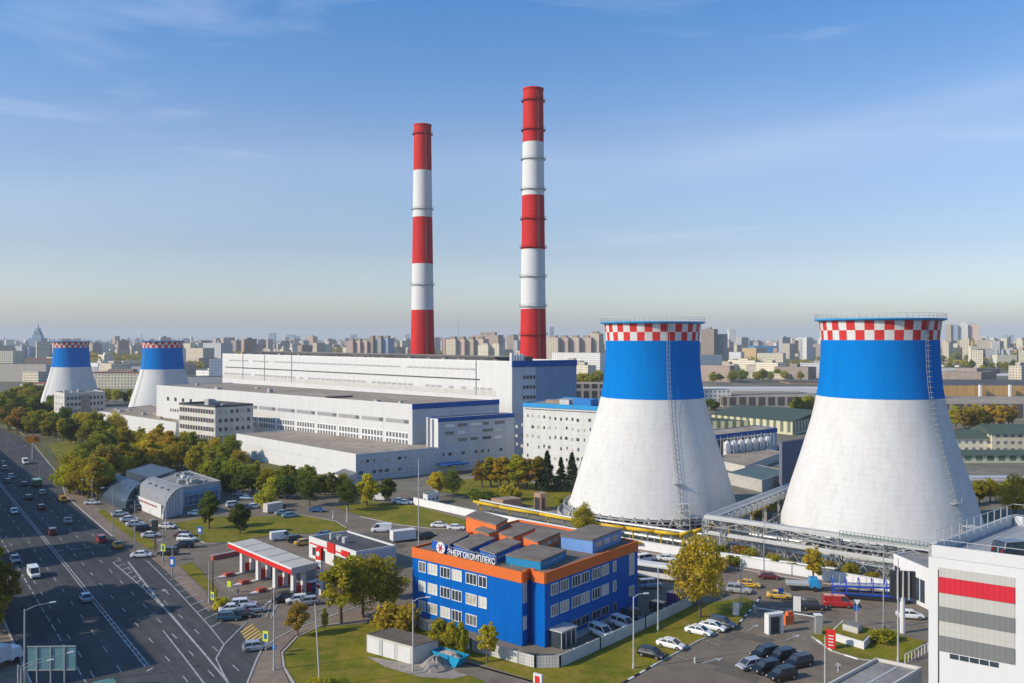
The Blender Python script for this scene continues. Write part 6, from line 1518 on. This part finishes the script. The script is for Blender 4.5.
lamp(24.5,690,609,'tall curved double lamp on the left pavement at bottom', az=53, arms=1, arm=3.2); lamp(21,705,668,'lamp standing before the glass bus shelter', az=53, arm=3.2); lamp(18,712,665,'straight armed lamp at the left bottom corner', az=53, arm=6)
for x, y, yt in ((18,470,447),(40,484,462),(51,474,440),(8,452,435)): lamp(x, y, yt, None, az=53, mat='steel').__setitem__('group','street lamps')
lamp(166,530,494,'lamp before the pale showroom arch', az=0, mat='galv', arm=1); lamp(274,670.5,588,'tall plain pole at the corner pavement',head=False,name='utility_pole'); lamp(320,688,604,'leaning concrete pole on the bottom lawn',head=False,name='utility_pole',ptop=315,mat='stone')
lamp(418.5,548,459,'tall thin mast rising before the low hall offices',head=False,name='utility_pole'); lamp(413,672,600,'curved lamp beside the white shed', az=80, arm=1.8); lamp(633.5,669,596,'curved lamp on the grass right of blue office', az=80, arm=1.6)
lamp(658,631.5,567,'plain pole behind the grey fence',head=False,name='utility_pole'); lamp(741,609,560,'plain pole at the end of the grass strip',head=False,name='utility_pole'); lamp(695,663,660,'short pole in the right car park',head=False,name='utility_pole',mat='galv'); lamp(825,690,636,'pole cut by the bottom edge below the planter',head=False,name='utility_pole')
lamp(883.5,629,545,'dark pole behind the car transporter',head=False,name='utility_pole',mat='steel'); lamp(898,662,558,'pale pole left of the white car park',head=False,name='utility_pole'); lamp(764,578,520,'pole under the pipe bridge behind the dark red car',head=False,name='utility_pole',mat='steel'); lamp(209,604,561,'left one of the twin gantry posts at station corner',head=False,name='utility_pole',mat='galv'); lamp(213,604,561,'right one of the twin gantry posts at station corner',head=False,name='utility_pole',mat='dark')
lamp(347,522,506,'short white pole at the end of the lawn',head=False,name='utility_pole',mat='white'); lamp(333,519,510,'short white pole left of the lawn end',head=False,name='utility_pole',mat='white')
def sign(label, px, py, h, w, hh, mat, az=180, name='road_sign', pole=True, th=.1, cat='sign', extra=None, shape='rect'):
    t = thing(name, label, cat, T(px,py), math.atan2(dirv(az).y, dirv(az).x)+math.pi/2)
    if pole: m = MB(); m.cyl((0,0,0),(0,0,h-hh/2 if shape == 'rect' else h),.06,.06,6); m.build('post', W['galv'], t)
    m = MB()
    if shape == 'rect': m.box(-w/2,-.16,h-hh/2,w/2,-.16+th,h+hh/2)
    elif shape == 'round': m.cyl((0,-.16,h),(0,-.08,h),w/2,w/2,18)
    else: m.prism([(-w/2,0),(w/2,0),(0,w*.85)], 0, .06); m.v = [(x,-.12-z,h-y+w*.4) for x,y,z in m.v]
    b = m.build('board', mat, t)
    if extra: m = MB(); m.box(-w*.25,-.2,h-hh*.25,w*.25,-.165,h+hh*.25); m.build('mark', extra, t)
    return t
bluesign = flat('sign_blue', (.01,.12,.45), .4); ysign = flat('sign_yellow_green', (.60,.70,.05), .5)
sign('blue rectangular sign near the queue by the lawn', 200,545,3.6,1.6,1.6,bluesign, 200, extra=W['white_trim']); sign('blue sign board on the avenue island post', 172.5,577,3.2,1.4,2.0,bluesign,200,extra=W['white_trim'])
sign('yellow green framed crossing sign at junction', 163.5,561,3.0,1.2,1.6,ysign,200,extra=bluesign); sign('yellow green framed crossing sign at corner bush', 213,611,2.8,1.0,1.4,ysign,220,extra=bluesign); sign('yellow green framed crossing sign by silver hatchback', 266,655,3.0,1.0,1.6,ysign,200,extra=bluesign)
sign('round blue sign low at the corner pavement', 275,657,1.6,1.1,1.1,bluesign,220,shape='round'); sign('blue round sign beside the car transporter', 856,626.5,3.2,1.0,1,bluesign,190,shape='round'); sign('white triangle sign above the round blue one', 857,626.8,4.3,1.1,1,W['white_trim'],190,shape='tri')
sign('round blue sign among gate posts in the street', 781,604,2.6,1.0,1,bluesign,190,shape='round'); sign('yellow vest coloured sign on the forecourt edge', 229.5,593,1.8,.9,1.1,ysign,200)
t = sign('white advertising stele with red mark by the fence at bottom', 538,702,2.0,1.4,3.8,W['white'],215,name='stele',pole=False,th=.3); m = MB(); m.box(-.4,-.2,2.3,.35,-.163,3.6); m.build('red_mark', W['red'], t); m = MB(); m.box(-.4,-.2,.8,.35,-.163,1.7); m.build('blue_mark', bluesign, t)
sign('small white stele on the grass strip by the kerb', 736,616,1.3,1.1,2.3,W['white'],200,name='stele',pole=False,th=.3)
sign('white notice board behind the ticket barrier', 797,616,2.2,1.3,2.6,W['white'],200,name='stele',pole=False,th=.3)
t = sign('red stele with white lines at the edge of the right lawn', 831,649,1.6,1.4,3.0,W['red'],205,name='stele',pole=False,th=.4); m = MB()
for k in range(4): m.box(-.4,-.2,.6+k*.5,.4,-.163,.75+k*.5)
m.build('white_lines', W['white_trim'], t)
# billboards
t = thing('billboard', 'orange billboard on a column beside the small lawn', 'billboard', T(33,459), R(15)); m = MB(); m.cyl((0,0,0),(0,0,6),.5,.4,10); m.build('column', W['steel'], t); hb = zof(T(33,459), 439); m = MB(); m.box(-2.9,-.4,hb-1.6,2.9,.4,hb+1.6); m.build('frame', W['steel'], t); m = MB(); m.box(-2.75,-.45,hb-1.45,2.75,-.401,hb+1.45); m.build('poster', plain('orange_poster', (.72,.28,.03), .6, var=.3, scale=.4), t); m = MB(); m.cyl((1.3,-.45,hb),(1.3,-.5,hb),.8,.8,12); m.build('dark_red_mark', plain('brown_red', (.3,.05,.03), .6), t)
t = thing('billboard', 'big dark backed billboard on a white post beside the street at right', 'billboard', T(902.5,633), R(-12)); p = T(902.5,633); z1, z0 = zof(p,571), zof(p,597)
m = MB(); m.cyl((0,0,0),(0,0,z1-.5),.42,.38,10); m.build('column', W['white'], t); m = MB(); m.box(-2.0,-.35,z0,2.0,.35,z1); m.build('board', W['dark'], t)
for x in (-.9,0,.9): m = MB(); m.bar((x,-.5,z0-.3),(x,-.5,z1+.1),.2); m.build('rib', W['galv'], t)
t = thing('advert_column', 'dark narrow city light on a post before the showroom lane', 'sign', T(155,551)); m = MB(); m.cyl((0,0,0),(0,0,6),.12,.12,8); m.build('post', W['dark'], t); m = MB(); m.box(-.7,-.2,4.6,.7,.2,7.2); m.build('panel', W['dark'], t)
# translucent billboard seen from behind, bottom left
pb = T(52, 694); t = thing('billboard', 'translucent teal billboard panel in the shade beside the avenue, bottom left', 'billboard', pb, R(2))
z1, z0 = zof(pb, 646), zof(pb, 669.5); gr = plain('teal_panel', (.13,.27,.30), .3)
m = MB(); m.box(-3.3,-.12,z0,3.3,.12,z1); m.build('panel', gr, t)
for x in (-2.0,-.1,1.8): m = MB(); m.bar((x,-.2,0),(x,-.2,z1),.16); m.build('post', W['steel'], t)
for z in (z0,z1): m = MB(); m.bar((-3.35,-.15,z),(3.35,-.15,z),.14); m.build('rail', W['steel'], t)
# ticket barrier, gate posts, planter
t = thing('ticket_gate', 'white framed ticket gate with dark panel at car park entrance', 'gate', T(774,633), R(20)); m = MB(); m.box(-1.5,-.6,0,-1.1,.6,3.0); m.box(1.1,-.6,0,1.5,.6,3.0); m.box(-1.5,-.6,3.0,1.5,.6,3.4); m.build('frame', W['white'], t); m = MB(); m.box(-.9,-.2,.2,.9,.2,2.6); m.build('panel', W['dark'], t)
t = thing('orange_machine', 'orange ticket machine beside the white gate', 'machine', T(788,624), R(20)); m = MB(); m.box(-.9,-.5,0,.9,.5,1.6); m.box(-.3,-.4,1.6,.9,.4,2.2); m.build('body', plain('machine_orange', (.7,.17,.05), .5), t)
t = thing('barrier_arm', 'white barrier rail across the car park entrance', 'barrier', T(755,613)); q = T(820,623)-T(755,613); m = MB(); m.bar((0,0,1.0),(q.x*.45,q.y*.45,1.0),.14); m.build('arm', W['white_trim'], t); m = MB(); m.bar((q.x*.55,q.y*.55,1.0),(q.x,q.y,1.0),.14); m.build('arm', W['white_trim'], t); m = MB(); m.box(q.x-.4,q.y-.4,0,q.x+.4,q.y+.4,1.3); m.box(-.3,-.3,0,.3,.3,1.2); m.build('cabinet', W['steel'], t)
t = thing('gate_pillar', 'dark pillar at the striped kerb of car park entrance', 'pillar', T(818,634)); m = MB(); m.box(-.5,-.5,0,.5,.5,3.2); m.build('pillar', W['steel'], t); m = MB(); m.box(-.6,-.6,3.21,.6,.6,3.35); m.build('cap', W['white_trim'], t)
B = Bld('raised_planter', 'raised lawn planter with white retaining wall and a hatch box on top', T(864,641.5,1.4), T(829.5,631.5,1.4), T(876,629,1.4), 1.4, cat='planter'); B.block('retaining_wall', 0, 0, 0, B.l1, B.l2, 1.3, W['white']); B.block('turf', .3, .3, 1.31, B.l1-.3, B.l2-.3, 1.4, W['grass']); B.block('hatch_box', B.l1*.35, B.l2*.3, 1.41, B.l1*.7, B.l2*.75, 2.4, W['concrete'], W['roof_grey'])
t = thing('stair_rail', 'white stepped railing beside the low grey annex', 'railing', T(905,664)); q = T(928,652)-T(905,664); m = MB()
for k in range(8): m.bar((q.x*k/7,q.y*k/7,0),(q.x*k/7,q.y*k/7,1.5),.09)
m.bar((0,0,1.45),(q.x,q.y,1.45),.09); m.build('rails', W['white_trim'], t)
# two people by the corner
def person(px, py, az, top, low, label):
    t = thing('person', label, 'person', T(px,py), rotz_of(az))
    me = bpy.data.meshes.new('body'); V_ = [(0,0,.95),(0,0,1.2),(0,0,1.42),(0,0,1.52),(0,0,1.66),(0,.2,1.40),(.06,.28,1.12),(.16,.27,.88),(0,-.2,1.40),(-.04,-.28,1.12),(.08,-.27,.88),(.02,.1,.9),(.1,.1,.48),(.02,.11,.06),(.16,.11,.03),(-.02,-.1,.9),(-.04,-.1,.48),(-.16,-.11,.08),(-.04,-.11,.03)]
    E_ = [(0,1),(1,2),(2,3),(3,4),(2,5),(5,6),(6,7),(2,8),(8,9),(9,10),(0,11),(11,12),(12,13),(13,14),(0,15),(15,16),(16,17),(17,18)]
    me.from_pydata(V_, E_, []); o = bpy.data.objects.new('body', me); col.objects.link(o); o.parent = t
    sm = o.modifiers.new('skin', 'SKIN'); o.modifiers.new('sub', 'SUBSURF').levels = 1
    rr_ = [.15,.16,.15,.06,.1,.07,.05,.035,.07,.05,.035,.09,.065,.05,.04,.09,.065,.05,.04]
    for i, v in enumerate(me.skin_vertices[0].data): v.radius = (rr_[i], rr_[i]); v.use_root = (i == 0)
    me.materials.append(low)
    m = MB(); m.lathe([(.19,.92),(.21,1.15),(.2,1.38),(.1,1.5)], 12); m.build('jacket', top, t, smooth=True)
    m = MB(); m.lathe([(.02,1.62),(.1,1.66),(.105,1.74),(.06,1.80),(.005,1.82)], 10); m.build('hair', W['dark'], t, smooth=True)
person(238, 596, 60, PM['dark'], PM['grey'], 'person in dark jacket walking on the fuel station forecourt')
person(884, 633.5, 100, PM['grey'], PM['dark'], 'person in grey coat on the pavement below the dark pole')
# buildings west of the avenue, outside the picture, whose shade falls across the road
def west(name, label, tipx, tipy, az, L, dp, h):
    sh = dirv(SUN_AZ-180)*(h/math.tan(R(SUN_EL))); p = T(tipx, tipy)-sh; p.z = 0
    o = thing(name, label, 'building', p, rotz_of(az)); m = MB(); m.prism([(0,0),(L,0),(L,dp),(0,dp)], 0, h, 0, 1); m.build('wall', [F['beige'], W['roof_grey']], o)
    return PX(p)
west('apartment_block', 'long beige housing slab across the avenue, off the left side', 101, 529, -37, 260, 14, 34)
print('west', west('apartment_block', 'beige housing block across the avenue, off the lower left', 160, 664, -37, 20, 25, 26))
rb = random.Random(77)
for x, y, h in ((118,547,14),(88,557,15),(135,590,13),(128,597,14),(138,604,12),(165,612,14),(70,612,13)):
    sh = dirv(SUN_AZ-180)*(h/math.tan(R(SUN_EL))); p = T(x,y)-sh
    sd_ = dirv(SUN_AZ-180)
    while PX(p) > -45: p = p-sd_*2; h += 2*math.tan(R(SUN_EL))
    p.z = 0
    tree(0,0,shape='tall',colr='green',where='on the west side of the avenue',pos=p,hm=h+3,squash=1.5)
# air
m = MB(); m.box(-17000,-3000,-1.5,17000,25500,215); hz = m.build('haze', [bpy.data.materials.new('haze')]); tag(hz, 'thin blue autumn haze over the whole city', None, kind='stuff')
hm_ = hz.data.materials[0]; hm_.use_nodes = True; hn = hm_.node_tree; hn.nodes.clear()
ho = hn.nodes.new('ShaderNodeOutputMaterial'); hv = hn.nodes.new('ShaderNodeVolumePrincipled'); hv.inputs['Color'].default_value = (.91,.955,1,1); hv.inputs['Density'].default_value = .00009; hv.inputs['Anisotropy'].default_value = 0
hn.links.new(hv.outputs[0], ho.inputs['Volume'])
for k, v in list(PROTO.items())+list(VP.items()):
    if not v[1]:
        for c in list(v[0].children_recursive)+[v[0]]: bpy.data.objects.remove(c)
finish_labels()
